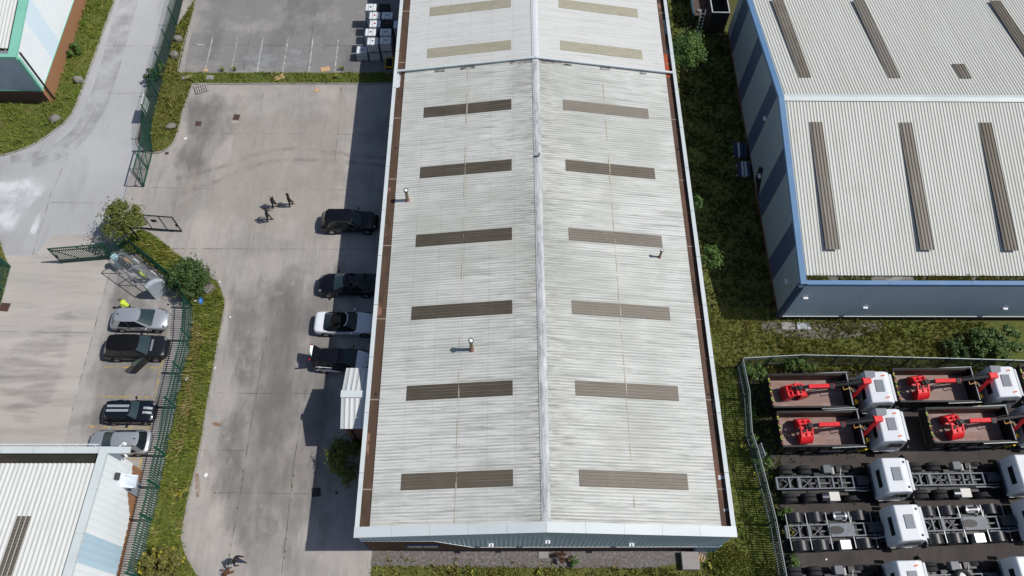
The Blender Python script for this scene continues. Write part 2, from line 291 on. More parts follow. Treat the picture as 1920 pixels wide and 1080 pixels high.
def brick(nm, a, b, mort):
    if nm in MATS: return MATS[nm]
    m = M(nm, a, rough=.9, spec=.15); n = m.node_tree.nodes; l = m.node_tree.links; bs = n['Principled BSDF']
    g = n.new('ShaderNodeNewGeometry'); sp = n.new('ShaderNodeSeparateXYZ'); l.new(g.outputs['Position'], sp.inputs[0])
    ad = n.new('ShaderNodeMath'); ad.operation = 'ADD'; l.new(sp.outputs[0], ad.inputs[0]); l.new(sp.outputs[1], ad.inputs[1])
    cb = n.new('ShaderNodeCombineXYZ'); l.new(ad.outputs[0], cb.inputs[0]); l.new(sp.outputs[2], cb.inputs[1])
    t = n.new('ShaderNodeTexBrick'); l.new(cb.outputs[0], t.inputs[0]); t.inputs['Color1'].default_value = (*a, 1); t.inputs['Color2'].default_value = (*b, 1); t.inputs['Mortar'].default_value = (*mort, 1)
    t.inputs['Scale'].default_value = 1; t.inputs['Brick Width'].default_value = .225; t.inputs['Row Height'].default_value = .075; t.inputs['Mortar Size'].default_value = .008
    l.new(t.outputs[0], bs.inputs[0]); return m
brickA = brick('red_brown_brick', (.14, .065, .04), (.10, .05, .033), (.16, .12, .1))
brickB = brick('orange_brick', (.33, .155, .075), (.27, .125, .06), (.30, .2, .13))
steelM = M('galvanised_steel', (.38, .40, .41), [((.25, .26, .27), 5, .5, .7, .6)], .45, metal=.6)
greenF = M('green_fence_paint', (.012, .072, .045), rough=.5, spec=.4)
greyF = M('grey_green_fence', (.10, .14, .14), [((.06, .085, .085), 2, .5, .7, .7)], .5, metal=.3)
galvF = M('pale_fence_rail', (.36, .40, .40), rough=.45, metal=.4)
blackM = M('black_plastic', (.012, .012, .013), rough=.5, spec=.35)
rubber = M('tyre_rubber', (.032, .032, .034), [((.04, .038, .036), 9, .5, .7, .6)], .85, spec=.15)
whiteM = M('white_paint', (.78, .79, .80), rough=.35, spec=.5)
lampM = M('white_lamp_housing', (.82, .83, .84), rough=.4)
glassM = M('dark_glass', (.012, .016, .018), rough=.06, spec=.7)
alloy = M('alloy_rim', (.42, .43, .45), rough=.3, metal=.9)
lineW = M('white_line_paint', (.60, .60, .60), rough=.8, alpha=((3.5, 1.6, 1), .36, .60, .85))
lineY = M('yellow_line_paint', (.56, .40, .10), rough=.8, alpha=((1.6, 2.5, 1), .42, .60, .8))
jointM = M('joint_dark', (.10, .092, .085), rough=.95, alpha=((1.1, 1.1, 1), .40, .62, .75))
jointW = M('joint_lime', (.46, .44, .42), rough=.95, alpha=((1.6, 1.6, 1), .50, .62, .6))
tyreMk = M('tyre_mark', (.12, .115, .11), rough=.95, alpha=((.9, .9, 1), .38, .80, .42))
bleach = M('lime_spill', (.70, .71, .73), rough=.95, fade=True, alpha=((.5, .5, 1), .24, .60, .8))
bleach2 = M('lime_scuff', (.52, .50, .48), rough=.95, fade=True, alpha=((1.6, 1.1, 1), .46, .74, .5))
wetM = M('old_patch', (.30, .305, .315), rough=.9, fade=True, alpha=((.4, .5, 1), .36, .56, .75))
rustS = M('rust_stain', (.30, .15, .06), rough=.95, fade=True, alpha=((1.2, 2, 1), .40, .62, .75))
ironM = M('rusty_iron_cover', (.075, .042, .034), [((.11, .06, .05), 4, .5, .7, .6)], .8)
stoneM = M('boulder_stone', (.20, .185, .165), [((.15, .14, .12), 2.5, .45, .65, .7, 6), ((.36, .345, .32), 5, .55, .7, .6, 6)], .9, bump=.5, bscale=6)
slabM = M('concrete_slab', (.29, .27, .265), [((.22, .205, .2), 2.5, .5, .7, .6, 5)], .9)
slabG = M('grey_slab', (.36, .40, .44), [((.5, .53, .56), 3, .5, .66, .7, 5)], .85)
card = M('cardboard', (.50, .34, .185), [((.42, .28, .15), 3, .5, .7, .5)], .85)
woodM = M('weathered_wood', (.33, .31, .29), [((.22, .2, .18), (3, 20, 3), .5, .7, .6)], .9)
# ------------------------------------------------------------------ ground
sheet('ground', [(-900, -900), (900, -900), (900, 900), (-900, 900)], -.06, earthM)
ml, mr, my0, my1, mzp = -9.088, 14.60, 8.805, 86.0, 5.825     # the long warehouse
yard_poly = [(-90, -30), (ml+.3, -30), (ml+.3, 100), (-90, 100)]
sheet('yard', yard_poly, 0, concA)
road_px = [(215, 0), (190, 70), (150, 180), (110, 240), (70, 268), (0, 294), (-150, 330), (-220, 480), (0, 480), (66, 478), (100, 440), (200, 440), (232, 372), (262, 270), (290, 120), (330, 0), (345, -60), (230, -60)]
sheet('road', pxpoly(road_px), .004, concR)
sheet('car_park', pxpoly([(-220, 480), (66, 478), (100, 440), (215, 455), (205, 515), (135, 770), (60, 1080), (-320, 1080)]), .008, concC)
sheet('parking_bays', pxpoly([(215, 455), (330, 533), (366, 583), (331, 766), (262, 1085), (60, 1080), (135, 770), (205, 515)]), .008, concD)
sheet('upper_yard', pxpoly([(345, 136), (740, 136), (760, -60), (358, -60), (372, -5)]), .004, concB)
sheet('truck_yard', pxpoly([(1378, 695), (1940, 694), (2300, 690), (2300, 1300), (1480, 1300), (1462, 1080), (1430, 935), (1400, 800)]), .012, asph)
sheet('gravel', [(ml+.3, my0+.4), (mr-.4, my0+.4), (mr-.6, my0-.4), (10, G(1200, 1066).y), (ml+.25, G(700, 1062).y)], .012, gravM)
# slab joints of the yards
def joint(a, b, m=None, wd=.042):
    A = G(*a); B = G(*b); n = max(3, int((B-A).length/1.2)); pts = []
    for k in range(n+1):
        p = A.lerp(B, k/n); pts.append((p.x+random.uniform(-.02, .02), p.y+random.uniform(-.02, .02)))
    ribbon('slab_joint', pts, lambda i: wd*random.uniform(.6, 1.4), .014, m or jointM)
for a, b in [((459.5, 870), (425, 1080)), ((553, 856), (528, 1078)), ((500, 625), (459, 870)), ((575, 720), (553, 856)), ((495, 172), (478, 270)), ((642, 162), (628, 300)),
             ((480, 2), (457, 132)), ((594, 2), (575, 135)), ((400, 924), (586, 926)), ((400, 737), (600, 738)), ((272, 352), (716, 357)), ((325, 466), (710, 468)), ((350, 250), (720, 252)),
             ((98, 357), (61, 477)), ((96, 379), (192, 381)), ((243, 330), (231, 374)), ((128, 288), (100, 355)), ((198, 85), (300, 86)), ((190, 175), (275, 175)), ((205, 515), (135, 770)), ((61, 478), (110, 478)),
             ((0, 622), (178, 624)), ((360, 84), (740, 86)), ((366, 845), (460, 845))]: joint(a, b)
for a, b in [((325, 468), (560, 470)), ((504, 585), (500, 625)), ((585, 700), (565, 790)), ((553, 860), (547, 930)), ((436, 920), (428, 990)), ((480, 650), (420, 990))]: joint(a, b, jointW, .12)
# marks on the concrete
def mark(pts, wd, m, z=.018): return ribbon('tyre_mark', smoothpath([G(*p) for p in pts]), wd, z, m)
for off in (0, 28):
    mark([(330, 335+off), (400, 318+off*.9), (470, 293+off*.7), (540, 279+off*.75), (610, 285+off*.6), (690, 294+off*.5), (725, 297+off*.5)], .42, tyreMk)
tyreM2 = M('faint_tyre_mark', (.2, .2, .205), rough=.95, alpha=((.5, .5, 1), .40, .75, .4))
mark([(20, 300), (90, 285), (150, 240), (190, 150), (215, 60), (235, 0)], 1.0, tyreM2); mark([(60, 310), (130, 280), (180, 220), (215, 130), (240, 40), (252, 0)], .9, tyreM2)
def stain(name, pts, m, z=.02, inner=.55):
    z = lift(z)
    P = smoothpath(pxpoly(pts)+[pxpoly(pts[:1])[0]], 4)[:-1]; c = sum(P, Vector((0, 0)))/len(P); n = len(P)
    V = [(p.x, p.y, z) for p in P]+[(c.x+(p.x-c.x)*inner, c.y+(p.y-c.y)*inner, z) for p in P]+[(c.x, c.y, z)]
    o = MB().add(V, [(i, (i+1) % n, n+(i+1) % n, n+i) for i in range(n)]+[(n+i, n+(i+1) % n, 2*n) for i in range(n)]).build(name, m); o['kind'] = 'structure'
    a = o.data.attributes.new('fade', 'FLOAT', 'POINT'); a.data.foreach_set('value', [0.0]*n+[1.0]*(n+1)); return o
stain('lime_spill', [(0, 325), (40, 322), (60, 318), (82, 330), (100, 345), (98, 362), (80, 372), (68, 400), (45, 415), (20, 450), (0, 455), (-60, 420), (-60, 330)], bleach)
stain('lime_spill', [(68, 402), (80, 390), (76, 420), (62, 450), (52, 440)], bleach)
stain('old_patch', [(380, 128), (430, 108), (470, 92), (510, 84), (575, 84), (600, 100), (590, 134), (380, 134)], wetM)
stain('scuff', [(300, 300), (345, 290), (380, 330), (420, 380), (400, 440), (330, 420), (290, 360)], bleach2)
stain('scuff', [(470, 500), (540, 490), (570, 530), (540, 570), (470, 560)], bleach2)
stain('scuff', [(440, 590), (500, 580), (480, 700), (470, 760), (430, 780), (420, 700)], bleach2)
stain('scuff', [(370, 770), (460, 760), (450, 880), (400, 930), (370, 900)], bleach2)
stain('scuff', [(440, 930), (560, 940), (545, 1020), (430, 1000)], bleach2)
stain('scuff', [(355, 180), (560, 165), (600, 200), (470, 250), (345, 240)], bleach2)
grimeM = M('yard_grime', (.17, .16, .157), rough=.95, fade=True, alpha=((.5, .22, 1), .26, .66, .6)); beigeM = M('worn_beige', (.46, .41, .36), rough=.95, fade=True, alpha=((.42, .2, 1), .34, .62, .6))
stain('grime', [(400, 470), (690, 470), (672, 700), (640, 1090), (355, 1090), (372, 900), (405, 700)], grimeM, .0175)
stain('grime', [(340, 165), (480, 160), (430, 290), (380, 350), (300, 330), (335, 260)], grimeM, .0175)
stain('worn_beige', [(430, 165), (725, 162), (700, 460), (330, 460), (280, 380), (330, 310), (420, 280)], beigeM, .019)
stain('grime', [(210, 470), (330, 545), (350, 600), (320, 760), (270, 860), (120, 860), (140, 760)], grimeM, .0175)
stain('grime', [(40, 600), (110, 560), (180, 520), (130, 760), (60, 830), (0, 830), (-60, 700)], M('faint_grime', (.27, .255, .24), rough=.95, fade=True, alpha=((.3, 1.6, 1), .40, .7, .4)), .0175)
stain('rust_stain', [(390, 790), (412, 789), (428, 794), (424, 804), (395, 799)], rustS)
stain('rust_stain', [(362, 870), (372, 872), (380, 935), (366, 940)], rustS)
# painted bay lines
def mline(a, b, wd, m):
    A = G(*a); B = G(*b); ribbon('road_marking', [(A.x, A.y), (A.lerp(B, .5).x, A.lerp(B, .5).y), (B.x, B.y)], wd, .022, m)
for a, b in [((399, 70), (386, 128)), ((446, 70), (434, 134)), ((494, 70), (482, 135)), ((541, 70), (530, 136)), ((587.5, 70), (579, 135)), ((634.5, 75), (627.5, 136)), ((368, 84), (383, 84))]: mline(a, b, .11, lineW)
for a, b in [((195, 688), (312, 690)), ((180, 743.5), (300, 745)), ((165, 800), (288, 803)), ((225, 861), (272, 861)), ((312, 640), (252, 925))]: mline(a, b, .12, lineY)
# ------------------------------------------------------------------ grass
def grass(name, poly, z, m, dens, h, lean=(0, 0), spread=.12, wd=.035, soil=True, kind='stuff'):
    P = np.array([p[:2] for p in poly]); lo = P.min(0); hi = P.max(0); n = int(dens*(hi-lo).prod()); Q = rng.random((n, 2))*(hi-lo)+lo; Q = Q[inpoly(Q, poly)]
    clump = np.sin(Q[:, 0]*1.7+np.sin(Q[:, 1]*1.1)*2)+np.sin(Q[:, 1]*2.1+Q[:, 0]*.6)+np.sin(Q[:, 0]*5.1)*np.sin(Q[:, 1]*4.3)
    nb = 5; n = len(Q); B = np.repeat(Q, nb, 0)+rng.normal(0, spread*.4, (n*nb, 2)); hh = np.repeat((h[0]+(h[1]-h[0])*rng.random(n))*(1+.28*clump), nb)*rng.uniform(.5, 1.1, n*nb); hh = np.maximum(hh, .05)
    an = rng.random(n*nb)*2*np.pi; tip = B+np.stack([np.cos(an), np.sin(an)], 1)*(rng.random(n*nb)*hh*.75)[:, None]+np.array(lean)*hh[:, None]
    a2 = rng.random(n*nb)*2*np.pi; wv = np.stack([np.cos(a2), np.sin(a2)], 1)*(wd*rng.uniform(.6, 1.5, n*nb))[:, None]
    V = np.empty((n*nb, 3, 3)); V[:, 0, :2] = B-wv; V[:, 1, :2] = B+wv; V[:, 0, 2] = V[:, 1, 2] = z-.01; V[:, 2, :2] = tip; V[:, 2, 2] = z+hh
    V = V.reshape(-1, 3); F = np.arange(len(V)).reshape(-1, 3); rn = np.clip(np.repeat(rng.random(n), nb)*.8+rng.random(n*nb)*.25+np.repeat(clump, nb)*.06, 0, 1)
    o = mass(name, V, F, m, rnd=rn); o['kind'] = kind
    return o
def lawn(name, pts, z, m, dens, h, **k):
    poly = pts if isinstance(pts[0], tuple) and abs(pts[0][0]) < 60 and k.pop('world', False) else pxpoly(pts)
    sheet('grass_floor', poly, z, grassSoil); return grass(name, poly, z, m, dens, h, **k)
isl_l = [(336, -30), (327, 7), (312, 52), (298, 99), (290, 120), (270, 187), (262, 235), (257, 262), (261, 275), (272, 284), (285, 287)]
isl_r = [(285, 287), (300, 286), (316, 279), (328, 265), (336, 240), (345, 205), (358, 170), (362, 158)]
kerb(smoothpath([G(*p) for p in isl_l], 3)); kerb(smoothpath([G(*p) for p in isl_r], 3)); kerb([G(362, 158), G(500, 157.5), G(735, 157.5)], .1)
kerb(smoothpath([G(*p) for p in [(372, -10), (365, 22), (349, 67), (336, 118), (334, 135)]], 3), .1)
fb = [(345, -5), (332, 49), (321, 91), (309, 132), (298, 182), (285, 230), (284, 262), (287, 284)]     # foot of the mesh fence
sheet('dark_verge', pxpoly(isl_l[:]+fb[::-1]), .05, vergeM)  # dark strip between the kerb and the fence foot
lawn('grass', fb[1:]+isl_r[1:]+[(335, 136), (345, 90), (362, 22), (366, 0)], .06, gE, 34, (.18, .42))
lawn('grass', [(335, 137), (500, 137), (736, 137), (736, 156), (362, 157)], .06, gB, 40, (.12, .28))
tl_k = [(220, -15), (215, 0), (205, 30), (190, 70), (178, 105), (165, 140), (150, 180), (135, 215), (110, 240), (70, 268), (30, 285), (0, 293), (-40, 304)]
kerb(smoothpath([G(*p) for p in tl_k], 3))
lawn('grass', tl_k+[(-60, 180), (100, 190), (165, 0), (170, -15)], .06, gB, 34, (.15, .4))
strip_l = [(262, 478), (330, 535), (358, 562), (366, 584), (359.5, 640), (345.5, 701), (331, 765), (313.5, 856), (287.5, 977), (262, 1082)]
strip_r = [(374, 1082), (350, 1040), (342, 1010), (345, 985), (356, 925), (365, 890), (378, 830), (390, 755), (400, 700), (410, 640), (421, 585), (422, 562), (410, 530), (395, 519), (350, 488), (325, 470), (302, 450), (285, 438), (262, 430), (240, 445), (222, 462)]
kerb(smoothpath([G(*p) for p in strip_r[:20]], 3), .12, .1)
lawn('grass', strip_l+strip_r, .05, gA, 44, (.22, .55), lean=(-.25, -.45))
straw_poly = pxpoly([(362, 615), (378, 610), (388, 640), (372, 690), (362, 760), (345, 840), (335, 830), (352, 720)])
gS = grassmat('dry_straw', (.25, .21, .08), (.36, .29, .13), (.50, .41, .2))
g_ = grass('dry_grass', straw_poly, .07, gS, 30, (.4, .75), lean=(-.35, -.6))
lawn('grass', [(-60, 470), (0, 448), (6, 470), (14, 492), (20, 500), (-4, 590), (-90, 600)], .05, gC, 30, (.15, .4))
for i_, (a, b) in enumerate((((459, 872), (446, 960)), ((436, 1000), (428, 1060)), ((553, 870), (546, 940)), ((541, 985), (530, 1075)), ((400, 924), (436, 925)), ((325, 466), (350, 467)), ((640, 165), (634, 185)))):
    A, B = G(*a), G(*b); q = (B-A).normalized()*0+Vector((-(B-A).y, (B-A).x, 0)).normalized()*.05; grass('joint_weeds', [(A.x+q.x, A.y+q.y), (B.x+q.x, B.y+q.y), (B.x-q.x, B.y-q.y), (A.x-q.x, A.y-q.y)], .015, gC, 26, (.04, .12), spread=.06)
# east side: alley, front, and the ground round the truck yard
aw = [(mr-.4, my0-.5), (mr-.4, 90), (21.9, 90), (21.9, 26.3), (60, 26.3), (60, 20.6), (20.6, 20.6), (20.2, 18), (20.0, 14), (19.2, 9), (18.2, 4), (17.5, -6), (13, -6)]
sheet('grass_floor', aw, .004, grassSoil)
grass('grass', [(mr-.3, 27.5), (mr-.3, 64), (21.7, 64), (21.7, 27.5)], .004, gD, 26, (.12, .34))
grass('grass', [(mr-.5, 22.2), (mr-.5, 27.5), (21.7, 27.5), (21.7, 26.3), (38, 26.3), (38, 21.0), (21, 21.0), (20.6, 22)], .004, gC, 40, (.15, .45))
grass('grass', [(mr-.5, 6.2), (mr-.5, 22.2), (20.8, 22.2), (20.3, 18), (20.1, 14), (19.3, 9), (18.9, 6.2)], .004, gB, 36, (.14, .36))
fr = pxpoly([(692, 1062), (800, 1060), (1000, 1063), (1200, 1064), (1310, 1066), (1340, 1045), (1372, 1020), (1480, 1085), (690, 1090)])
sheet('grass_floor', [(ml+.3, my0-.2), (18, my0-.2), (18, -6), (ml+.3, -6)], .008, grassSoil); grass('grass', [(ml+.4, 6.6), (17.6, 6.6), (17.2, .5), (ml+.4, .5)], .01, gC, 22, (.1, .32)); grass('grass', fr, .01, gC, 55, (.1, .32))
grass('grass', pxpoly([(760, 1043), (1000, 1047), (1060, 1060), (1000, 1066), (700, 1062), (692, 1036), (720, 1036)]), .012, gC, 9, (.08, .22))
grass('grass', pxpoly([(1325, 1028), (1370, 1015), (1380, 1040), (1320, 1066)]), .012, gB, 14, (.08, .22))
wl = pxpoly([(1384, 692), (1440, 690), (1425, 740), (1436, 850), (1450, 880), (1470, 960), (1500, 1080), (1476, 1080), (1440, 930), (1406, 800)])
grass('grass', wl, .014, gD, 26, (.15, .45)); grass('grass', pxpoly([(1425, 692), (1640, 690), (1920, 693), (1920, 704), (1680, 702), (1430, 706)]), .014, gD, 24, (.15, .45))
grass('grass', pxpoly([(1450, 846), (1560, 849), (1640, 852), (1630, 864), (1480, 870)]), .014, gC, 5, (.05, .14)); grass('grass', pxpoly([(1480, 935), (1620, 930), (1620, 946), (1480, 952)]), .014, gC, 4, (.05, .14))
gv = sheet('gravel', pxpoly([(1425, 603), (1660, 606), (1640, 628), (1560, 636), (1470, 632), (1430, 622)]), .016, M('wall_foot_gravel', (.13, .12, .10), [((.2, .19, .17), (5, 5, 1), .48, .62, .7, 6)], .95, alpha=((.6, .8, 1), .36, .5, 1)))
# ------------------------------------------------------------------ buildings
def attach(o, root):
    o.parent = root; o.matrix_parent_inverse = Matrix.Translation(root.location).inverted(); return o
def corr(name, m, root, a0, a1, b0, b1, z0, z1, axis='x', pitch=.15, prof=None, segs=1, lap=.02, parent=None):
    """profiled sheet: runs from a0 (height z0) to a1 (height z1) along the slope axis, ribs repeat across b0..b1"""
    prof = prof or [(0, .028), (.25, 0), (.5, -.028), (.75, 0)]
    n = int((b1-b0)/pitch); bs = []; hs = []
    for i in range(n):
        for t, h in prof: bs.append(b0+(i+t)*pitch); hs.append(h)
    bs.append(b0+n*pitch); hs.append(prof[0][1]); bs = np.array(bs); hs = np.array(hs); k = len(bs); V = []; F = []
    for s in range(segs):
        for t, up in ((s/segs, lap if segs > 1 else 0), ((s+1)/segs+(.02 if segs > 1 and s < segs-1 else 0), 0)):
            a = np.full(k, a0+(a1-a0)*t); z = z0+(z1-z0)*t+hs+up
            V.append(np.stack([a, bs, z], 1) if axis == 'x' else np.stack([bs, a, z], 1))
        o = 2*s*k; i = np.arange(k-1); q = np.stack([o+i, o+k+i, o+k+i+1, o+i+1], 1)
        F.append(q if (axis == 'y') == (a1 > a0) else q[:, ::-1])
    F = np.vstack(F)
    ob = mass(name, np.vstack(V), F[:, ::-1], m); return attach(ob, root) if parent is None else attach2(ob, parent, root)
def attach2(o, parent, root): o.parent = parent; return o     # the part itself sits at the world origin
def ribwall(name, A, B, zb, zt, m, root, pitch=.28, dep=.04):
    A = Vector(A); B = Vector(B); L = (B-A).length; d = (B-A)/L; nn = Vector((d.y, -d.x)); n = max(1, int(L/pitch)); V = []
    for i in range(n):
        for t, h in ((0, 0), (.55, 0), (.65, dep), (.90, dep)):
            s = (i+t)/n; p = A+d*(L*s)+nn*h; V += [(p.x, p.y, zb(s)), (p.x, p.y, zt(s))]
    V += [(B.x, B.y, zb(1)), (B.x, B.y, zt(1))]; k = len(V)//2
    return attach(mass(name, V, [(2*i, 2*i+2, 2*i+3, 2*i+1) for i in range(k-1)], m), root)
K = lambda v: (lambda s: v)
def lin(pts):
    xs = [p[0] for p in pts]; ys = [p[1] for p in pts]; return lambda s: float(np.interp(s, xs, ys))
def part(mb, name, m, root, **k): return attach(mb.build(name, m, **k), root)
# ---- the long warehouse with the double pitch roof
W = thing('warehouse', 'long warehouse with weathered pale double pitch roof, brown rooflights and rusty gutters', 'warehouse', ((ml+mr)/2, my0, 0))
rx, ex0, ex1 = 2.71, -8.20, 13.76; ez = 5.60
zridge = on(1026, 997.5, (0, my0, 0), (0, 1, 0)).z; print('zridge', zridge); rz0 = min(7.28, zridge-.10); slope = (rz0-ez)/(rx-ex0)
yp = on(1003, 129, (rx, 0, 0), (1, 0, 0)).y         # party verge across the roof
roofprof = None
for nm, x0 in (('roof', ex0), ('roof', ex1)):
    corr(nm, roofA, W, x0, rx, my0+.3, yp, ez, rz0, 'x', .212, segs=6, lap=.010)
    corr(nm, roofA2, W, x0, rx, yp, my1, ez, rz0, 'x', .212, segs=6, lap=.010)
def zr(x): return ez+slope*((x-ex0) if x <= rx else (ex1-x)*(rx-ex0)/(ex1-rx))
ROOFS = [o for o in COL.objects if o.name.startswith('roof')]
k = 0
for row in range(8):
    yc = (12.13, 18.09, 24.06, 30.0, 36.05, 42.1, 0, 0)[row]
    if row == 6: yc = on(880, 94, (-3, 0, zr(-3)), (-slope, 0, 1)).y
    if row == 7: yc = on(882, 14, (-3, 0, zr(-3)), (-slope, 0, 1)).y
    for x0, x1 in ((-6.37, .72), (4.86, 11.88)):
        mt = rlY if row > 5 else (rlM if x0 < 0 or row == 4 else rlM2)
        hw = .53; o_ = my0+.3 if row < 6 else yp; yc = o_+round((yc-hw-o_)/.212)*.212+hw; rt = ROOFS[(0 if x0 < 0 else 2)+(1 if row > 5 else 0)]
        corr('rooflight', mt, W, x0, x1, yc-hw, yc+hw+.01, zr(x0)+.024, zr(x1)+.024, 'x', .212, segs=4 if row < 6 else 2, lap=.006, parent=rt)
yc = None
# cream sealing seams down both slopes
for xs in (-2.85, 8.3):
    mb = MB(); seam = M('cream_seam', (.60, .55, .45), alpha=((3, .9, 1), .44, .62, .6), rough=.8); mb.slab([(xs-.045, my0+.6, zr(xs-.045)+.055), (xs+.045, my0+.6, zr(xs+.045)+.055), (xs+.045, yp, zr(xs+.045)+.055), (xs-.045, yp, zr(xs-.045)+.055)], .005)
    part(mb, 'sealing_seam', seam, W)
for y0, y1, m in ((my0+.5, yp, ridgeM), (yp, my1, ridgeM2)):
    mb = MB(); w_ = .29
    mb.add([(rx-w_, y0, rz0-.005), (rx-.10, y0, rz0+.05), (rx+.10, y0, rz0+.05), (rx+w_, y0, rz0-.005), (rx-w_, y1, rz0-.005), (rx-.10, y1, rz0+.05), (rx+.10, y1, rz0+.05), (rx+w_, y1, rz0-.005)], [(0, 1, 5, 4), (1, 2, 6, 5), (2, 3, 7, 6)])
    part(mb, 'ridge_cap', m, W)
mb = MB()
for sx, xe in ((-1, ml+.15), (1, mr-.15)):
    ze = 5.74
    mb.bar((rx, yp, rz0+.17), (xe, yp, ze), .18, .12)
part(mb, 'party_verge', capM, W)
streak = M('dark_damp_streak', (.06, .06, .065), alpha=((1.2, 5, 1), .42, .72, .7), rough=.9)
mb = MB()
for a, b in ((-2.1, -.12), (.12, 3.0), (5.4, 6.3), (-6.2, -5), (-8.4, -7.5), (8.8, 9.4)):
    x0, x1 = rx+a, rx+b; mb.slab([(x0, yp-.36, zr(x0)+.045), (x1, yp-.36, zr(x1)+.045), (x1, yp-.10, zr(x1)+.045), (x0, yp-.10, zr(x0)+.045)], .004)
attach(mb.build('damp_streak', streak, kind='stuff'), W)
for x in (13.0,): pass
# gutters and parapets
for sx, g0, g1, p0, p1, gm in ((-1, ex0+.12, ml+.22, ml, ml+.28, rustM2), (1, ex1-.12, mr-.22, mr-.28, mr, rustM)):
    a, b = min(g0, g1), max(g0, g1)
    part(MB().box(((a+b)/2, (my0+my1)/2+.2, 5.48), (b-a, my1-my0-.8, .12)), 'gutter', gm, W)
    mb = MB(); y = my0
    while y < my1: mb.box(((p0+p1)/2, y+1.99, mzp-.04), (p1-p0, 3.97, .08)); y += 4
    part(mb, 'parapet_cap', capM, W)
    xi = ml+.24 if sx < 0 else mr-.24
    part(MB().box((xi-(.1 if sx < 0 else -.1), (my0+my1)/2, 5.4), (.14, my1-my0-.4, .68)), 'parapet_wall', navyT if sx > 0 else capM, W)  # east inner face coloured navy for its shade, west face pale as sunlit
    for y0, y1, ww in ([(yp-16, yp-15, .3), (24, 25.2, .3), (34.5, 35, .25), (45, 47, .3), (57, 60, .3), (30, 30.6, .2), (14, 15.5, .2)] if sx < 0 else [(47, 54, .22), (12.4, 12.7, .4), (10.4, 10.6, .3), (16.5, 17.6, .16)]):
        x_ = b-ww/2-.02 if sx > 0 else a+ww/2+.03
        attach(sheet('gutter_patch', [(x_-ww/2, y0), (x_+ww/2, y0+.1), (x_+ww/2, y1), (x_-ww/2, y1)], 5.546, peelM if (sx > 0 or y0 > 44) else M('pink_primer', (.21, .115, .085), alpha=((2, 1, 1), .4, .5, 1)), label='patch of peeling coating'), W)
    if sx > 0:
        attach(sheet('gutter_patch', [(a+.1, yp-.3), (b-.1, yp-.3), (b-.1, yp+2.3), (a+.1, yp+2.3)], 5.548, orgM, label='bright red oxide patch'), W)
    for y in np.arange(my0+3, my1, 6.0): part(MB().box(((a+b)/2, y, 5.55), (b-a, .09, .03)), 'gutter_joint', M('gutter_joint', (.26, .2, .17)), W)
    for y in (18.2, 38.8): part(MB().cyl(((a+b)/2, y, 5.52), ((a+b)/2, y, 5.56), .09, 10), 'gutter_outlet', blackM, W)
mb = MB(); cw = .62
for x0, x1, z0, z1 in ((ml-.02, rx, mzp+.01, zridge), (rx, mr+.02, zridge, mzp+.01)):
    n = 5
    for i in range(n):
        a = x0+(x1-x0)*i/n+.006; b = x0+(x1-x0)*(i+1)/n-.006; za = z0+(z1-z0)*i/n; zb_ = z0+(z1-z0)*(i+1)/n
        mb.slab([(a, my0-.02, za), (b, my0-.02, zb_), (b, my0+cw, zb_+.02), (a, my0+cw, za+.02)], .16)
part(mb, 'gable_cap', capM, W)
wy = my0+.10
def fz(px, py): return on(px, py, (0, wy, 0), (0, 1, 0))
cb = [(-1e9, None)]; P1, P2, P3, P4, P5 = fz(671, 1011), fz(812, 1012.8), fz(885, 1024.4), fz(1040, 1025.6), fz(1335, 1026.4)
wl0, wl1 = ml+.14, mr-.14; S = lambda x: (x-wl0)/(wl1-wl0)
botf = lin([(0, P2.z), (S(P2.x), P2.z), (S(P3.x), P3.z), (1, P3.z)])
topf = lin([(0, mzp-.1), (S(rx), zridge-.14), (1, mzp-.1)])
ribwall('cladding', (wl0, wy), (wl1, wy), botf, topf, cladA, W, .30, .05)
ribwall('cladding', (wl0, my1), (wl0, wy), K(2.2), K(mzp-.1), cladA, W, .6); ribwall('cladding', (wl1, wy), (wl1, my1), K(1.4), K(mzp-.1), cladA, W, .6)
part(MB().add([(wl0+.1, wy+.06, 0), (wl1-.1, wy+.06, 0), (wl1-.1, wy+.06, 5.0), (wl0+.1, wy+.06, 5.0)], [(0, 1, 2, 3)]), 'brick_wall', brickA, W)
part(MB().add([(wl0+.06, wy+.06, 0), (wl0+.06, wy+.06, 5.0), (wl0+.06, my1, 5.0), (wl0+.06, my1, 0)], [(0, 1, 2, 3)]), 'brick_wall', brickA, W)
part(MB().add([(wl1-.06, wy+.06, 0), (wl1-.06, my1, 0), (wl1-.06, my1, 5.0), (wl1-.06, wy+.06, 5.0)], [(0, 1, 2, 3)]), 'brick_wall', brickA, W)
part(MB().bar((P3.x, wy-.05, P3.z-.03), (wl1, wy-.05, P3.z-.03), .05, .07).bar((P2.x, wy-.05, P2.z-.03), (P3.x, wy-.05, P3.z-.03), .05, .07).bar((wl0, wy-.05, P2.z-.03), (P2.x, wy-.05, P2.z-.03), .05, .07), 'drip_flashing', capM, W)
wa, wb = fz(760, 1021), fz(824, 1027)
f_ = part(MB().box(((wa.x+wb.x)/2, wy+.03, wb.z+.45), (wb.x-wa.x, .08, .95)), 'window', M('blue_window_frame', (.08, .12, .24)), W)
for i in range(2): attach2(MB().box((wa.x+(wb.x-wa.x)*(.26+.48*i), wy-.012, wb.z+.45), ((wb.x-wa.x)*.44, .02, .8)).build('pane', M('blue_grey_glass', (.16, .2, .28), rough=.15, spec=.6)), f_, W)
for px, py in ((921, 1018), (1027, 1012), (1184, 1017)):
    p = fz(px, py); mb = MB(); mb.box((p.x-.1, wy-.14, p.z), (.11, .16, .12), rx=.5).box((p.x+.1, wy-.14, p.z), (.11, .16, .12), rx=.5).box((p.x, wy-.05, p.z+.02), (.3, .05, .05)); part(mb, 'wall_light', lampM, W)
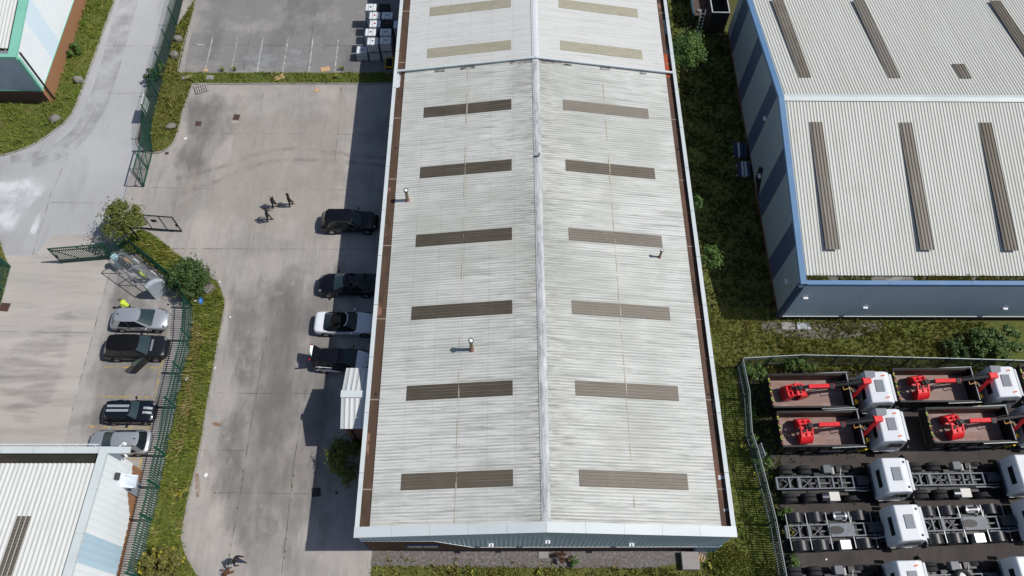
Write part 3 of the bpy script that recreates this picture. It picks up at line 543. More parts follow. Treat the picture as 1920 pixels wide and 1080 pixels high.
dr = MB(); dr.box((G(1318, 1030).x, wy-.0, 1.05), (1.5, .12, 2.1)); part(dr, 'steel_door', M('blue_grey_door', (.16, .24, .32)), W)
# flues on the roof
def flue(px, py, h, r, cap):
    b = on(px, py, (rx, 0, rz0), (-slope if px < 1000 else slope, 0, 1)); zb_ = b.z
    f = part(MB().cyl((b.x, b.y, zb_-.1), (b.x, b.y, zb_+h), r, 16), 'flue', M('mossy_flue', (.2, .18, .11), [((.3, .28, .22), 4, .5, .7, .7)]), W)
    attach2(MB().cyl((b.x, b.y, zb_-.08), (b.x, b.y, zb_+.22), r*1.75, 16, r2=r*1.08).build('flue_base', M('red_flue_base', (.30, .15, .125))), f, W)
    mb = MB(); mb.lathe((b.x, b.y, zb_+h-.1), (0, 0, 1), [(0, r*1.1), (.12, r*1.45), (.22, r*1.5), (.22, r*1.25), (.14, r*1.2)], 18); attach2(mb.build('cowl_ring', M('dark_cowl', (.09, .095, .1)), smooth=False), f, W)
    attach2(MB().lathe((b.x, b.y, zb_+h+.02), (0, 0, 1), [(.0, r*1.22), (.10, r*.9), (.13, .001)], 18).build('cowl_cap', lampM), f, W)
flue(764.5, 375.5, 1.25, .125, 1); flue(884.5, 655.5, 1.45, .125, 1); flue(1236.5, 482.5, .95, .085, 1)
mb = MB(); b = on(1010, 294, (rx, 0, rz0), (0, 0, 1)); mb.cyl((b.x, b.y, rz0), (b.x, b.y, rz0+.35), .06, 10).cyl((b.x, b.y, rz0+.3), (b.x, b.y, rz0+.4), .12, 10); part(mb, 'ridge_vent', M('grey_vent', (.2, .2, .2)), W)
# porch on the west side
pz = 4.55; pa = G(650.5, 690, pz); pb = G(637, 804, pz); pax = (pa.x+pb.x)/2; pmid = G(641, 741, pz+.7); py0, py1 = pb.y, pa.y; pym = (py0+py1)/2
Pm = M('porch_roof_sheet', (.56, .575, .575), [((.56, .57, .57), (.8, 4, 1), .5, .7, .6)], .6)
pr = corr('porch_roof', Pm, W, py0, pym, pax, ml+.12, pz, pz+.74, 'y', .34, [(0, 0), (.82, 0), (.86, .03), (.96, .03)])
pr2 = corr('porch_roof', Pm, W, py1, pym, pax, ml+.12, pz, pz+.74, 'y', .34, [(0, 0), (.82, 0), (.86, .03), (.96, .03)])
part(MB().bar((pax-.04, pym, pz+.78), (ml+.1, pym, pz+.78), .5, .05), 'porch_ridge_cap', capM, W)
part(MB().prism([(pax+.2, py0+.2), (ml+.12, py0+.2), (ml+.12, py1-.2), (pax+.2, py1-.2)], 0, pz-.06), 'porch_wall', brickA, W)
part(MB().add([(pax+.14, py0+.1, pz-.08), (pax+.14, py1-.1, pz-.08), (pax+.14, pym, pz+.68)], [(0, 1, 2)]), 'porch_gable', capM, W)
part(MB().cyl((pax+.6, py0+.12, 0), (pax+.6, py0+.12, pz), .05, 8), 'downpipe', blackM, W)
# ---- the east warehouse with the blue trim
bx, by, bz, ry_, rzz = 21.69, 26.48, 5.90, 41.71, 8.46; xe_ = 78; yb_ = 2*ry_-by; sl2 = (rzz-bz)/(ry_-by)
E_ = thing('warehouse', 'wide warehouse with ribbed pale roof, bright blue trim and navy bands on grey walls', 'warehouse', (bx, by, 0))
ribs = [(0, 0), (.84, 0), (.88, .036), (.95, .036)]
rA = corr('roof', roofB, E_, by+.85, ry_, bx+.38, xe_, bz-.24, rzz-.06, 'y', .25, ribs)
rB = corr('roof', roofB, E_, yb_-.6, ry_, bx+.38, xe_, bz-.2, rzz-.06, 'y', .25, ribs)
pl = (0, 0, 0)
def onr(px, py, front=True):
    return on(px, py, (0, ry_, rzz-.06), (0, -sl2, 1) if front else (0, sl2, 1))
for q, fr_ in (([(1515.5, 229), (1540, 229), (1578, 468), (1553, 468)], 1), ([(1684, 230), (1708, 230), (1758, 469), (1734, 469)], 1), ([(1830, 230), (1854, 230), (1911, 470), (1886, 470)], 1),
             ([(1450, 0), (1475, 0), (1519, 145), (1495, 145)], 0), ([(1600, 0), (1624, 0), (1682, 146), (1659, 146)], 0), ([(1787, 120), (1809, 120), (1823, 147), (1801, 147)], 0), ([(1856, 0), (1880, 0), (1965, 146), (1941, 146)], 0)):
    P = [onr(a, b, fr_) for a, b in q]; xs0 = (P[0].x+P[3].x)/2; xs1 = (P[1].x+P[2].x)/2; ya = (P[2].y+P[3].y)/2; yb2 = (P[0].y+P[1].y)/2
    if not fr_ and q[0][1] == 0: yb2 = min(yb2+3, yb_-2)
    zz = lambda y: rzz-.06-sl2*abs(ry_-y)+.014
    n0 = round((xs0-bx-.38)/.25); xs0 = bx+.38+n0*.25; xs1 = xs0+4*.25
    corr('rooflight', rlB, E_, ya, yb2, xs0, xs1+.01, zz(ya), zz(yb2), 'y', .25, ribs, parent=rA if fr_ else rB)
part(MB().add([(bx+.2, ry_-.34, rzz-.03), (xe_, ry_-.34, rzz-.03), (bx+.2, ry_, rzz+.07), (xe_, ry_, rzz+.07), (bx+.2, ry_+.34, rzz-.03), (xe_, ry_+.34, rzz-.03)], [(0, 1, 3, 2), (2, 3, 5, 4)]), 'ridge_cap', capM, E_)
mb = MB()
for y0, y1, z0, z1 in ((by, ry_, bz, rzz+.06), (ry_, yb_, rzz+.06, bz)):
    n = 5
    for i in range(n):
        a, b = y0+(y1-y0)*i/n, y0+(y1-y0)*(i+1)/n-.008; za, zb_ = z0+(z1-z0)*i/n, z0+(z1-z0)*(i+1)/n
        mb.slab([(bx-.06, a, za), (bx+.36, a, za+.04), (bx+.36, b, zb_+.04), (bx-.06, b, zb_)], .3)
part(mb, 'verge_trim', blueT, E_)
mb = MB(); x = bx+.37
while x < xe_: mb.box((x+2.99, by+.12, bz-.1), (5.98, .34, .28)); x += 6
part(mb, 'parapet_cap', blueT, E_)
part(MB().box(((bx+xe_)/2, by+.62, bz-.45), (xe_-bx-.6, .7, .1)), 'gutter', M('silted_gutter', (.14, .13, .11), [((.3, .3, .3), (1, 3, 1), .5, .62, .8, 5)]), E_)
gw = None
for x0, x1 in ((bx+.5, bx+2.2), (bx+3, bx+5.4), (bx+8.6, bx+12.8), (bx+13.2, bx+17.5)):
    gw = grass('gutter_weeds', [(x0, by+.34), (x1, by+.30), (x1, by+.9), (x0, by+.92)], bz-.38, gC, 120, (.1, .26), kind='stuff'); attach(gw, E_)
zg = lambda y: rzz-.3-sl2*abs(ry_-y)
def gy(py): return min([(abs(_g(y)-py), y) for y in np.arange(by, yb_, .05)])[1]
def projy(P):
    d = Vector(P)-Vector((0, 0, H)); z = d.dot(AX_F); return 540-FPX*d.dot(AX_U)/z
_g = lambda y: projy((bx, y, 0))
edges = []
for a, b in ((532, 493), (416, 378), (298, 266), (203, 172), (110, 80)): edges += [gy(a), gy(b)]
edges += [edges[-1]+5.1, edges[-1]+6.4]
cuts = [by]+[e for e in edges if e < yb_-.1]+[yb_]
for i in range(len(cuts)-1):
    a, b = cuts[i], cuts[i+1]
    ribwall('cladding_band' if i % 2 else 'cladding', (bx, b), (bx, a), K(.62), lin([(0, zg(b)), (1, zg(a))]) if not (a < ry_ < b) else lin([(0, zg(b)), ((b-ry_)/(b-a), zg(ry_)), (1, zg(a))]), cladN if i % 2 else cladB, E_, .2, .035)
ribwall('cladding', (bx, by), (xe_, by), K(.62), K(bz-.24), cladA, E_, .25, .045)
part(MB().box((bx-.03, by-.03, bz/2+.2), (.34, .34, bz-.7)), 'corner_trim', navyT, E_)
part(MB().add([(bx+.06, by+.06, 0), (xe_, by+.06, 0), (xe_, by+.06, 1), (bx+.06, by+.06, 1)], [(0, 1, 2, 3)]), 'brick_wall', brickA, E_)
part(MB().add([(bx+.06, yb_, 0), (bx+.06, by+.06, 0), (bx+.06, by+.06, 1), (bx+.06, yb_, 1)], [(0, 1, 2, 3)]), 'brick_wall', brickA, E_)
part(MB().bar((bx, by-.06, .62), (xe_, by-.06, .62), .07, .05), 'drip_flashing', capM, E_)
for px, py in ((1510, 556), (1622, 574), (1884, 576)):
    p = on(px, py, (0, by, 0), (0, 1, 0)); part(MB().box((p.x, by-.14, p.z), (.34, .16, .10)).box((p.x, by-.05, p.z), (.2, .1, .1)), 'wall_light', lampM, E_)
for px, py in ((1478, 527), (1427, 330), (1437, 222)):
    p = on(px, py, (bx, 0, 0), (1, 0, 0)); part(MB().box((bx-.12, p.y, p.z), (.2, .36, .14)).box((bx-.05, p.y, p.z), (.1, .15, .1)), 'wall_light', lampM, E_)
p = on(1416, 352, (bx, 0, 0), (1, 0, 0)); part(MB().slab([(bx-.05, p.y-1.3, .7), (bx-.05, p.y+.6, .9), (bx-.05, p.y+.9, 2.2), (bx-.05, p.y+.2, 2.9)][::-1], .02), 'hole_patch', blackM, E_, label='flat black patch coloured as the dark inside of broken cladding')  # flat black plate, painted darkness for the inside of the hole
# ---- the south west workshop (white gable with a pale blue band)
wc = G(267.6, 888.5); sw0 = on(202.7, 839, (wc.x, 0, 0), (1, 0, 0)); sz = sw0.z; swx, swy = wc.x, max(wc.y, sw0.y)
S_ = thing('workshop', 'workshop with white gable wall, pale blue band and orange brick base beside the palisade fence', 'workshop', (swx, swy, 0))
vb = on(135, 1080, (swx, 0, 0), (1, 0, 0)); ssl = (vb.z-sz)/(swy-vb.y)
ssl = max(.1, min(.22, ssl)); x0_ = swx-42; ridge_y = swy-11; sw_l = swy-22
zs = lambda y: sz+ssl*(min(swy-y, y-sw_l))
rs = corr('roof', roofC, S_, swy-1.0, ridge_y, x0_, swx-.42, zs(swy-1.0)-.22, zs(ridge_y)-.22, 'y', .30, [(0, .035), (.3, .035), (.5, -.035), (.8, -.035)])
corr('roof', roofC, S_, sw_l+1, ridge_y, x0_, swx-.42, zs(sw_l+1)-.22, zs(ridge_y)-.22, 'y', .30, [(0, .035), (.3, .035), (.5, -.035), (.8, -.035)])
pa_, pb_ = on(34, 968, (0, swy, sz-.2), (0, ssl, 1)), on(63, 968, (0, swy, sz-.2), (0, ssl, 1))
corr('rooflight', rlM, S_, ridge_y+.4, pa_.y, pa_.x, pa_.x+1.2, zs(ridge_y+.4)-.16, zs(pa_.y)-.16, 'y', .30, [(0, .035), (.3, .035), (.5, -.035), (.8, -.035)], parent=rs)
part(MB().box(((x0_+swx)/2-.2, swy-.72, sz-.35), (swx-x0_-.6, .7, .1)), 'gutter', M('dark_wet_gutter', (.028, .026, .022), [((.06, .05, .035), (.6, 3, 1), .5, .7, .8)]), S_)
mb = MB(); x = x0_
while x < swx-.3: mb.box((x+1.03, swy-.16, sz-.06), (2.04, .44, .14)); x += 2.07
part(mb, 'parapet_cap', capM, S_)
mb = MB(); mb.bar((swx-14, swy+.16, sz+.12), (swx-.6, swy+.16, sz+.12), .08)
for i in range(12): mb.bar((swx-13.8+i*1.18, swy-.02, sz+.02), (swx-13.8+i*1.18, swy+.16, sz+.12), .04)
part(mb, 'cable_tray', capM, S_)
mb = MB()
for y0, y1 in ((swy, ridge_y), (ridge_y, sw_l)):
    n = 4
    for i in range(n):
        a = y0+(y1-y0)*i/n; b = y0+(y1-y0)*(i+1)/n+.01; mb.slab([(swx-.5, a, zs(a)+.02), (swx-.5, b, zs(b)+.02), (swx+.03, b, zs(b)), (swx+.03, a, zs(a))], .2)
part(mb, 'verge_cap', capM, S_)
def wz(px, py): return on(px, py, (swx, 0, 0), (1, 0, 0))
edge = [wz(*q) for q in ((248, 872.5), (246.5, 897), (238.5, 925), (242.8, 965), (240, 983), (219.6, 1071))]
yA, yB = swy, sw_l; SY = lambda y: (y-yB)/(yA-yB)
bw = [wz(*q).y for q in ((160, 998), (143, 1054))]
bf_pts = sorted([(SY(e.y), e.z) for e in edge]); bf = lin([(0, bf_pts[0][1])]+bf_pts+[(1, bf_pts[-1][1])])
segY = [swy, bw[0], bw[1], sw_l]
for i in range(3):
    a, b = segY[i], segY[i+1]; g_ = lambda s, a=a, b=b: bf(SY(b+(a-b)*s)); t_ = lambda s, a=a, b=b: zs(b+(a-b)*s)-.17
    ribwall('cladding_band' if i == 1 else 'cladding', (swx, b), (swx, a), g_, t_, cladP if i == 1 else cladW, S_, .42, .04)
part(MB().add([(swx-.06, sw_l, 0), (swx-.06, swy-.05, 0), (swx-.06, swy-.05, 3.4), (swx-.06, sw_l, 3.4)], [(0, 1, 2, 3)]), 'brick_wall', brickB, S_)
part(MB().add([(x0_, swy-.06, 0), (x0_, swy-.06, sz-.1), (swx-.05, swy-.06, sz-.1), (swx-.05, swy-.06, 0)], [(0, 1, 2, 3)]), 'brick_wall', brickB, S_)
c_ = wz(251, 911); yy0, yy1 = wz(242.6, 897).y, wz(239, 919).y
part(MB().box((swx+.42, (yy0+yy1)/2, 2.55), (.95, abs(yy0-yy1)+.1, .14)).bar((swx, yy0, 3.0), (swx+.7, yy0, 2.6), .04).bar((swx, yy1, 3.0), (swx+.7, yy1, 2.6), .04), 'door_canopy', M('silver_canopy', (.6, .66, .74), rough=.3, metal=.3), S_)
part(MB().box((swx+.02, (yy0+yy1)/2, 1.05), (.1, 1.0, 2.1)), 'door', M('grey_door', (.25, .27, .3)), S_)
for px, py in ((214, 893), (237.5, 903.5)):
    p = wz(px, py); part(MB().box((swx+.22, p.y, p.z), (.3, .42, .3), ry=.4).box((swx+.06, p.y, p.z), (.14, .1, .1)), 'floodlight', blackM, S_)
p = wz(217, 843); mb = MB(); mb.bar((swx, p.y, p.z), (swx+.55, p.y+.35, p.z+.25), .07).cyl((swx+.55, p.y+.35, p.z+.1), (swx+.55, p.y+.35, p.z+.3), .14, 12, r2=.07).cyl((swx+.3, p.y-.1, p.z-.45), (swx+.62, p.y-.35, p.z-.5), .07, 10); part(mb, 'security_camera', whiteM, S_)
# ---- the north west workshop (mint green trim)
nx, ny, nz = -40.73, 47.79, 6.0
N_ = thing('workshop', 'workshop with mint green trim, white side cladding over orange brick and shade-toned slate front', 'workshop', (nx, ny, 0))
v1 = on(51, 0, (nx, 0, 0), (1, 0, 0)); nsl = max(.08, min(.25, (v1.z-nz)/(v1.y-ny))); n_r = ny+12; n_e = ny+24; x0n = nx-30
zn = lambda y: nz+nsl*min(y-ny, n_e-y)
corr('roof', roofC, N_, ny+.9, n_r, x0n, nx-.6, zn(ny+.9)-.15, zn(n_r)-.15, 'y', .30, [(0, .035), (.3, .035), (.5, -.035), (.8, -.035)])
corr('roof', roofC, N_, n_e-.9, n_r, x0n, nx-.6, zn(n_e-.9)-.15, zn(n_r)-.15, 'y', .30, [(0, .035), (.3, .035), (.5, -.035), (.8, -.035)])
part(MB().box(((x0n+nx)/2-.3, ny+.6, nz-.3), (nx-x0n-.8, .6, .1)), 'gutter', M('grey_gutter', (.2, .22, .25)), N_)
mb = MB().box(((x0n+nx)/2, ny+.1, nz-.1), (nx-x0n, .36, .26))
for y0, y1 in ((ny, n_r), (n_r, n_e)):
    mb.slab([(nx-.72, y0, zn(y0)+.03), (nx+.02, y0, zn(y0)+.03), (nx+.02, y1, zn(y1)+.03), (nx-.72, y1, zn(y1)+.03)], .22)
part(mb, 'roof_trim', mintM, N_)
cbz = on(79.5, 166, (nx, 0, 0), (1, 0, 0)).z; b0 = on(103, 66, (nx, 0, 0), (1, 0, 0)).y; b1 = on(92.5, 104, (nx, 0, 0), (1, 0, 0)).y
for a, b, m, nm in ((ny, b1, cladW, 'cladding'), (b1, b0, M('pale_band', (.64, .76, .84)), 'cladding_band'), (b0, n_r, cladW, 'cladding'), (n_r, n_e, cladW, 'cladding')):
    ribwall(nm, (nx, a), (nx, b), K(cbz), lin([(0, zn(a)-.18), (1, zn(b)-.18)]), m, N_, .25, .03)
ribwall('cladding', (x0n, ny), (nx, ny), K(cbz), K(nz-.22), cladS, N_, .3, .03)  # front cladding coloured darker than the sunlit side, for its shade
part(MB().add([(nx-.05, ny+.05, 0), (nx-.05, n_e, 0), (nx-.05, n_e, 3), (nx-.05, ny+.05, 3)], [(0, 1, 2, 3)]), 'brick_wall', brickB, N_)
part(MB().add([(x0n, ny+.05, 0), (nx-.05, ny+.05, 0), (nx-.05, ny+.05, 3), (x0n, ny+.05, 3)], [(0, 1, 2, 3)]), 'brick_wall', brickA, N_)  # shaded front gets a darker brick than the sunlit side
part(MB().bar((nx+.03, ny+.03, cbz), (nx+.03, ny+.03, nz-.2), .28).bar((nx+.02, ny, cbz), (nx+.02, n_e, cbz), .06, .08).bar((x0n, ny-.02, cbz), (nx, ny-.02, cbz), .06, .1), 'corner_trim', mintM, N_)
part(MB().cyl((nx+.12, ny+.55, 0), (nx+.12, ny+.55, nz-.1), .07, 8), 'downpipe', blackM, N_)
# ------------------------------------------------------------------ fences and gates
def fence(name, label, base, h, kind, m, cat='fence', bay=2.75, group=None, gap=.155, rails=(.35, .85), hw=.07, railm=None, postm=None, panel='pale_panel'):
    base = [Vector((p[0], p[1], 0)) for p in base]; r = thing(name, label, cat, base[0], 0, group); o0 = base[0]
    posts = []
    for i in range(len(base)-1):
        a, b = base[i]-o0, base[i+1]-o0; L = (b-a).length; n = max(1, round(L/bay))
        for k in range(n):
            p, q = a.lerp(b, k/n), a.lerp(b, (k+1)/n); d = (q-p).normalized(); nn = Vector((-d.y, d.x, 0)); mb = MB(); l = (q-p).length
            if kind == 'palisade':
                c = int(l/gap)
                for j in range(c):
                    s = p+d*((j+.5)*l/c)+nn*.03; mb.box((s.x, s.y, h/2), (.012, hw, h), rz=math.atan2(nn.y, nn.x)); mb.box((s.x-nn.x*.02, s.y-nn.y*.02, h/2), (.035, .012, h), rz=math.atan2(nn.y, nn.x))
                for z in rails: mb.bar(p+Vector((0, 0, h*z)), q+Vector((0, 0, h*z)), .05)
            else:
                c = int(l/.055)
                for j in range(c): s = p+d*((j+.5)*l/c); mb.bar((s.x, s.y, .05), (s.x, s.y, h), .009)
                for j in range(13): z = .06+(h-.08)*j/12; mb.bar(p+Vector((0, 0, z)), q+Vector((0, 0, z)), .010)
            mb.build(panel, m, r)
            if railm: MB().bar(p+Vector((0, 0, h+.02)), q+Vector((0, 0, h+.02)), .05, .05).build('top_rail', railm, r)
            posts.append(p)
    posts.append(base[-1]-o0)
    for p in posts: MB().box((p.x, p.y, h/2+.03), (.09, .09, h+.06)).build('post', postm or m, r, bevel=.008)
    return r
def P2(*pts): return [tuple(G(a, b))[:2] for a, b in pts]
fence('palisade_fence', 'long green palisade fence along the grass strip and parking bays', P2((362, 578), (359.5, 640), (345.5, 701), (331, 765), (313.5, 856), (287.5, 977), (262, 1084)), 2.35, 'palisade', greenF)
fence('palisade_fence', 'short green palisade fence behind the smoking shelter', P2((212, 484), (262, 476), (331, 533), (352, 556), (362, 578)), 2.35, 'palisade', greenF)
fence('palisade_fence', 'green palisade fence cut off at the western end of the car park', P2((-60, 470), (20, 500), (-4, 590)), 2.35, 'palisade', greenF)
fence('mesh_fence', 'dark green mesh fence with the white sign, beside the road', P2((352, -30), (345, -5), (332, 49), (321, 91), (309, 132), (298, 182), (285, 230), (284, 262), (287, 284)), 2.4, 'mesh', greenF, bay=3.0, panel='mesh_panel')
tz = 2.1
ft = [(1393, 671.6), (1405.5, 731.6), (1410.5, 811), (1421, 841), (1438, 904), (1455.5, 973.5), (1474, 1075), (1480, 1110)]
fence('palisade_fence', 'grey palisade fence down the western side of the truck yard', [tuple(G(a, b, tz))[:2] for a, b in ft], tz, 'palisade', greyF, railm=M('dull_rail', (.2, .23, .23), rough=.5, metal=.3))
fence('palisade_fence', 'grey palisade fence with pale top rail behind the grab lorries', [tuple(G(a, b, tz))[:2] for a, b in ((1393, 671.6), (1505, 665.5), (1640, 668.5), (1780, 672), (1960, 677))], tz, 'palisade', greyF, railm=galvF)
def gate(name, label, a, b, h, kind, m, extra=None):
    A = G(*a); B = G(*b); A.z = B.z = 0; L = (B-A).length; r = thing(name, label, 'gate', A, math.atan2(B.y-A.y, B.x-A.x), None)
    f = MB()
    for z in (.12, h): f.bar((0, 0, z), (L, 0, z), .08)
    for x in (0.04, L-.04): f.bar((x, 0, .05), (x, 0, h), .08)
    if kind == 'mesh':
        f.bar((L*.5, 0, .12), (L*.5, 0, h), .06); f.bar((0, 0, h*.5), (L, 0, h*.5), .04)
        for s in (0, .5): f.bar((L*s, 0, h), (L*(s+.5), 0, .12), .06)
        w_ = MB()
        for j in range(int(L/.06)): w_.bar((j*.06+.03, 0, .12), (j*.06+.03, 0, h), .006)
        for j in range(12): w_.bar((0, 0, .15+h*j/12.5), (L, 0, .15+h*j/12.5), .006)
        w_.build('mesh_panel', m, r)
    elif kind == 'open':
        f.bar((L*.34, 0, .12), (L*.34, 0, h), .06); f.bar((L*.68, 0, .12), (L*.68, 0, h), .06)
        w_ = MB()
        for j in range(int(L/.1)): w_.bar((j*.1+.03, 0, .12), (j*.1+.03, 0, h), .006)
        w_.build('mesh_panel', m, r)
        MB().box((L*.5, .03, h*.62), (.42, .05, .3)).build('notice_plate', blackM, r)
    else:
        w_ = MB(); c = int(L/.155)
        for j in range(c): w_.box(((j+.5)*L/c, .05, h/2+.05), (.07, .012, h)).box(((j+.5)*L/c, .03, h/2+.05), (.012, .04, h))
        f.bar((0, 0, h*.82), (L, 0, h*.82), .06); f.bar((0, 0, h*.2), (L, 0, h*.2), .06)
        for s in (0, .5): f.bar((L*s, 0, .12), (L*(s+.5), 0, h), .05)
        w_.build('pale_panel', m, r)
    f.build('gate_frame', m, r, bevel=.008)
    MB().box((L-.12, 0, h*.45), (.16, .14, .22)).build('lock_box', blackM, r)
    MB().cyl((0, 0, 0), (0, 0, h+.15), .08, 12).build('gate_post', m, r)
    MB().bar((L-.1, .07, .02), (L-.1, .07, .6), .035).build('drop_bolt', m, r)
    return r
gate('mesh_gate', 'green mesh gate leaf standing open below the mesh fence', (287, 285), (270, 351), 2.3, 'mesh', greenF)
gate('mesh_gate', 'dark open framed gate leaf half hidden by the olive tree', (258, 428), (342, 434.5), 2.2, 'open', M('dark_green_paint', (.008, .028, .02), rough=.5))
gate('palisade_gate', 'green palisade gate leaf swung out across the car park entrance', (210, 485), (115, 493), 2.25, 'palisade', greenF)
# sign hung on the mesh fence
a = G(284, 236); sgn = thing('fence_sign', 'white notice board on the green mesh fence beside the road', 'sign', (a.x, a.y, 0), math.atan2(G(298, 182).y-a.y, G(298, 182).x-a.x))
MB().box((.95, .09, 1.75), (1.5, .04, 1.25)).build('sign_board', whiteM, sgn, bevel=.01)
for i, wd in enumerate((.9, .5)): MB().box((.95, .114, 1.95-.3*i), (wd, .008, .12)).build('sign_lettering', M('grey_lettering', (.22, .22, .24)), sgn)
for z in (1.4, 2.1): MB().bar((.25, .05, z), (1.65, .05, z), .04).build('batten', greenF, sgn)
b_ = G(1421, 848, .9); sgn2 = thing('fence_sign', 'blank pale grey sheet fixed to the truck yard fence', 'sign', (b_.x+.15, b_.y, 0), R(100))
MB().box((0, 0, 1.3), (.95, .03, .85)).build('sign_board', M('grey_sheet', (.42, .46, .5)), sgn2)
for s in (-.3, .3): MB().bar((s, .02, .4), (s, .02, 1.6), .04).build('batten', greyF, sgn2)
# ------------------------------------------------------------------ trees and bushes
def crown(name, parent, c, rad, n, leaf, m, clumps=26, hollow=.35, flat=1.0, sd=None):
    g = np.random.default_rng(sd or int(abs(c[0]*31+c[1]*17))+n)
    U = g.normal(size=(clumps, 3)); U /= np.linalg.norm(U, axis=1)[:, None]; U[:, 2] = np.abs(U[:, 2])*.95-.18
    CC = U*(hollow+(1-hollow)*g.random(clumps)**.45)[:, None]*np.array(rad)*.90; cr = g.uniform(.14, .42, clumps)*min(rad)
    idx = g.integers(0, clumps, n); D = g.normal(size=(n, 3)); D /= np.linalg.norm(D, axis=1)[:, None]
    P = CC[idx]+D*(cr[idx]*g.random(n)**.4)[:, None]+np.array(c)
    nrm = D*.9+np.array([0, 0, .75])+g.normal(size=(n, 3))*.45; nrm /= np.linalg.norm(nrm, axis=1)[:, None]
    t = np.cross(nrm, g.normal(size=(n, 3))); t /= np.linalg.norm(t, axis=1)[:, None]; b = np.cross(nrm, t)
    loose = g.random(n) < .17; P[loose] += (D[loose]*(g.random(loose.sum())*.45*min(rad))[:, None])
    s = leaf*g.uniform(.5, 1.3, n)[:, None]; V = np.stack([P-t*s, P+b*s*.5, P+t*s, P-b*s*.5], 1).reshape(-1, 3); V[:, 2] = np.maximum(V[:, 2], .03)
    F = np.arange(4*n).reshape(-1, 4); rn = np.clip(g.random(n)*.75+np.repeat(0, n)+g.random(clumps)[idx]*.35, 0, 1)
    return mass(name, V, F, m, parent, rnd=rn)
def tree(name, label, px, py, zc, rad, n, leaf, m, cat='tree', clumps=26, trunk=.09, group=None, flowers=0, lean=(0, 0)):
    g = G(px, py, zc); base = (g.x+lean[0], g.y+lean[1], 0); r = thing(name, label, cat, base, 0, group)
    c = (-lean[0], -lean[1], zc)
    tr = MB(); top = Vector((c[0]*.6, c[1]*.6, zc-rad[2]*.25)); tr.cyl((0, 0, -.1), (c[0]*.3, c[1]*.3, max(.3, zc*.45)), trunk, 8, r2=trunk*.75); tr.cyl((c[0]*.3, c[1]*.3, max(.3, zc*.45)), top, trunk*.75, 8, r2=trunk*.4)
    rr = random.Random(n)
    for i in range(7):
        t = rr.uniform(.3, 1); s = Vector((c[0]*.3, c[1]*.3, max(.3, zc*.45))).lerp(top, t); an = i*.9+rr.random(); e = Vector((c[0]+rad[0]*.7*math.cos(an), c[1]+rad[1]*.7*math.sin(an), zc+rad[2]*rr.uniform(-.2, .6))); tr.cyl(s, e, trunk*.4, 6, r2=trunk*.12)
    tr.build('trunk', barkM, r); crown('crown', r, c, rad, n, leaf, m, clumps)
    if flowers:
        gg = np.random.default_rng(n+5); fl = MB()
        for i in range(flowers):
            a = gg.random()*6.28; q = gg.random()**.5; p = (c[0]+rad[0]*q*math.cos(a), c[1]+rad[1]*q*math.sin(a), zc+rad[2]*.6*(1-q)+.1); fl.box(p, (.14, .14, .08), rz=a)
        f = fl.build('flower_heads', flowY, r); f['kind'] = 'stuff'
    return r
tree('small_tree', 'round olive green tree beside the open gate, its crown loose and pale', 229, 411, 2.9, (1.85, 1.75, 1.5), 5200, .11, leafA, clumps=44, lean=(.35, -.25))
tree('dense_bush', 'dense dark green bush between the shelter and the yard kerb', 352, 521, 1.25, (1.65, 1.75, 1.25), 9000, .10, leafB, 'bush', clumps=60)
tree('dense_bush', 'dark bush growing in the shade against the porch wall', 644, 862, 1.1, (1.35, 1.6, 1.2), 5200, .10, leafA, 'bush', clumps=36)
tree('flowering_bush', 'broad yellowish green bush at the southern end of the fence strip', 302, 1060, .75, (1.75, 1.25, .8), 7000, .09, leafY, 'bush', clumps=46, flowers=26)
tree('small_tree', 'tall bright leafed tree in the alley near the dark tank', 1290, 97, 2.7, (1.45, 2.0, 1.9), 6500, .11, leafC, clumps=46)
tree('sapling', 'bright sapling against the long warehouse, larger of two', 1333, 481, 2.0, (.85, 1.0, 1.2), 1700, .11, leafC, clumps=20, trunk=.05)
tree('sapling', 'small dim sapling against the long warehouse near the middle', 1309, 381, 2.0, (.45, .75, 1.0), 700, .10, leafC, clumps=12, trunk=.04)
YB = 'bushes along the truck yard fence'
for px, py, zc, rad, n, mt, lb in [(1418, 696, .8, (.9, .7, .8), 1500, leafC, 'bush in the corner of the truck yard fence'), (1500, 684, .9, (1.3, .55, .9), 1900, leafD, 'bush behind the tipper body of the first grab lorry'),
        (1406, 768, .5, (.45, .6, .5), 600, leafC, 'small bush leaning on the fence beside the upper lorries'), (1430, 862, .5, (.75, .9, .6), 1500, leafC, 'bright bush below the pale grey fence sheet'),
        (1412, 825, .5, (.4, .45, .5), 500, leafC, 'tiny bush beside the pale grey fence sheet'), (1471, 962, .45, (.55, .5, .5), 800, leafC, 'bush at the tail of the second bare chassis row'), (1478, 996, .5, (.5, .5, .5), 800, leafY, 'yellowing bush at the tail of the mudguarded chassis'),
        (1490, 1055, .4, (.5, .7, .4), 700, leafD, 'low bush near the bottom row of chassis')]:
    tree('yard_bush', lb, px, py, zc, rad, n, .085, mt, 'bush', clumps=16, trunk=.03, group=YB)
tree('thicket', 'wide green thicket outside the fence behind the second lorry', 1866, 640, 1.0, (2.4, 1.6, 1.0), 6500, .10, leafD, 'bush', clumps=44, trunk=.06)
tree('thicket', 'dark low thicket under the blue trimmed warehouse wall', 1795, 652, .6, (1.5, 1.0, .6), 2600, .10, leafB, 'bush', clumps=26, trunk=.04)
for px, py, lb in ((278, 128, 'scrubby grey green bush poking through the mesh fence'), (296, 118, 'dark scrub bush behind the mesh fence posts')): tree('scrub_bush', lb, px+6, py+14, .7, (.7, .9, .8), 700, .11, leafB, 'bush', clumps=12, trunk=.03)
tree('scrub_bush', 'low bright bush against the orange brick of the mint trimmed workshop', 138, 92, .5, (.8, .8, .6), 900, .10, leafC, 'bush', clumps=14, trunk=.03)
WG = 'yellow flowering ragwort plants'
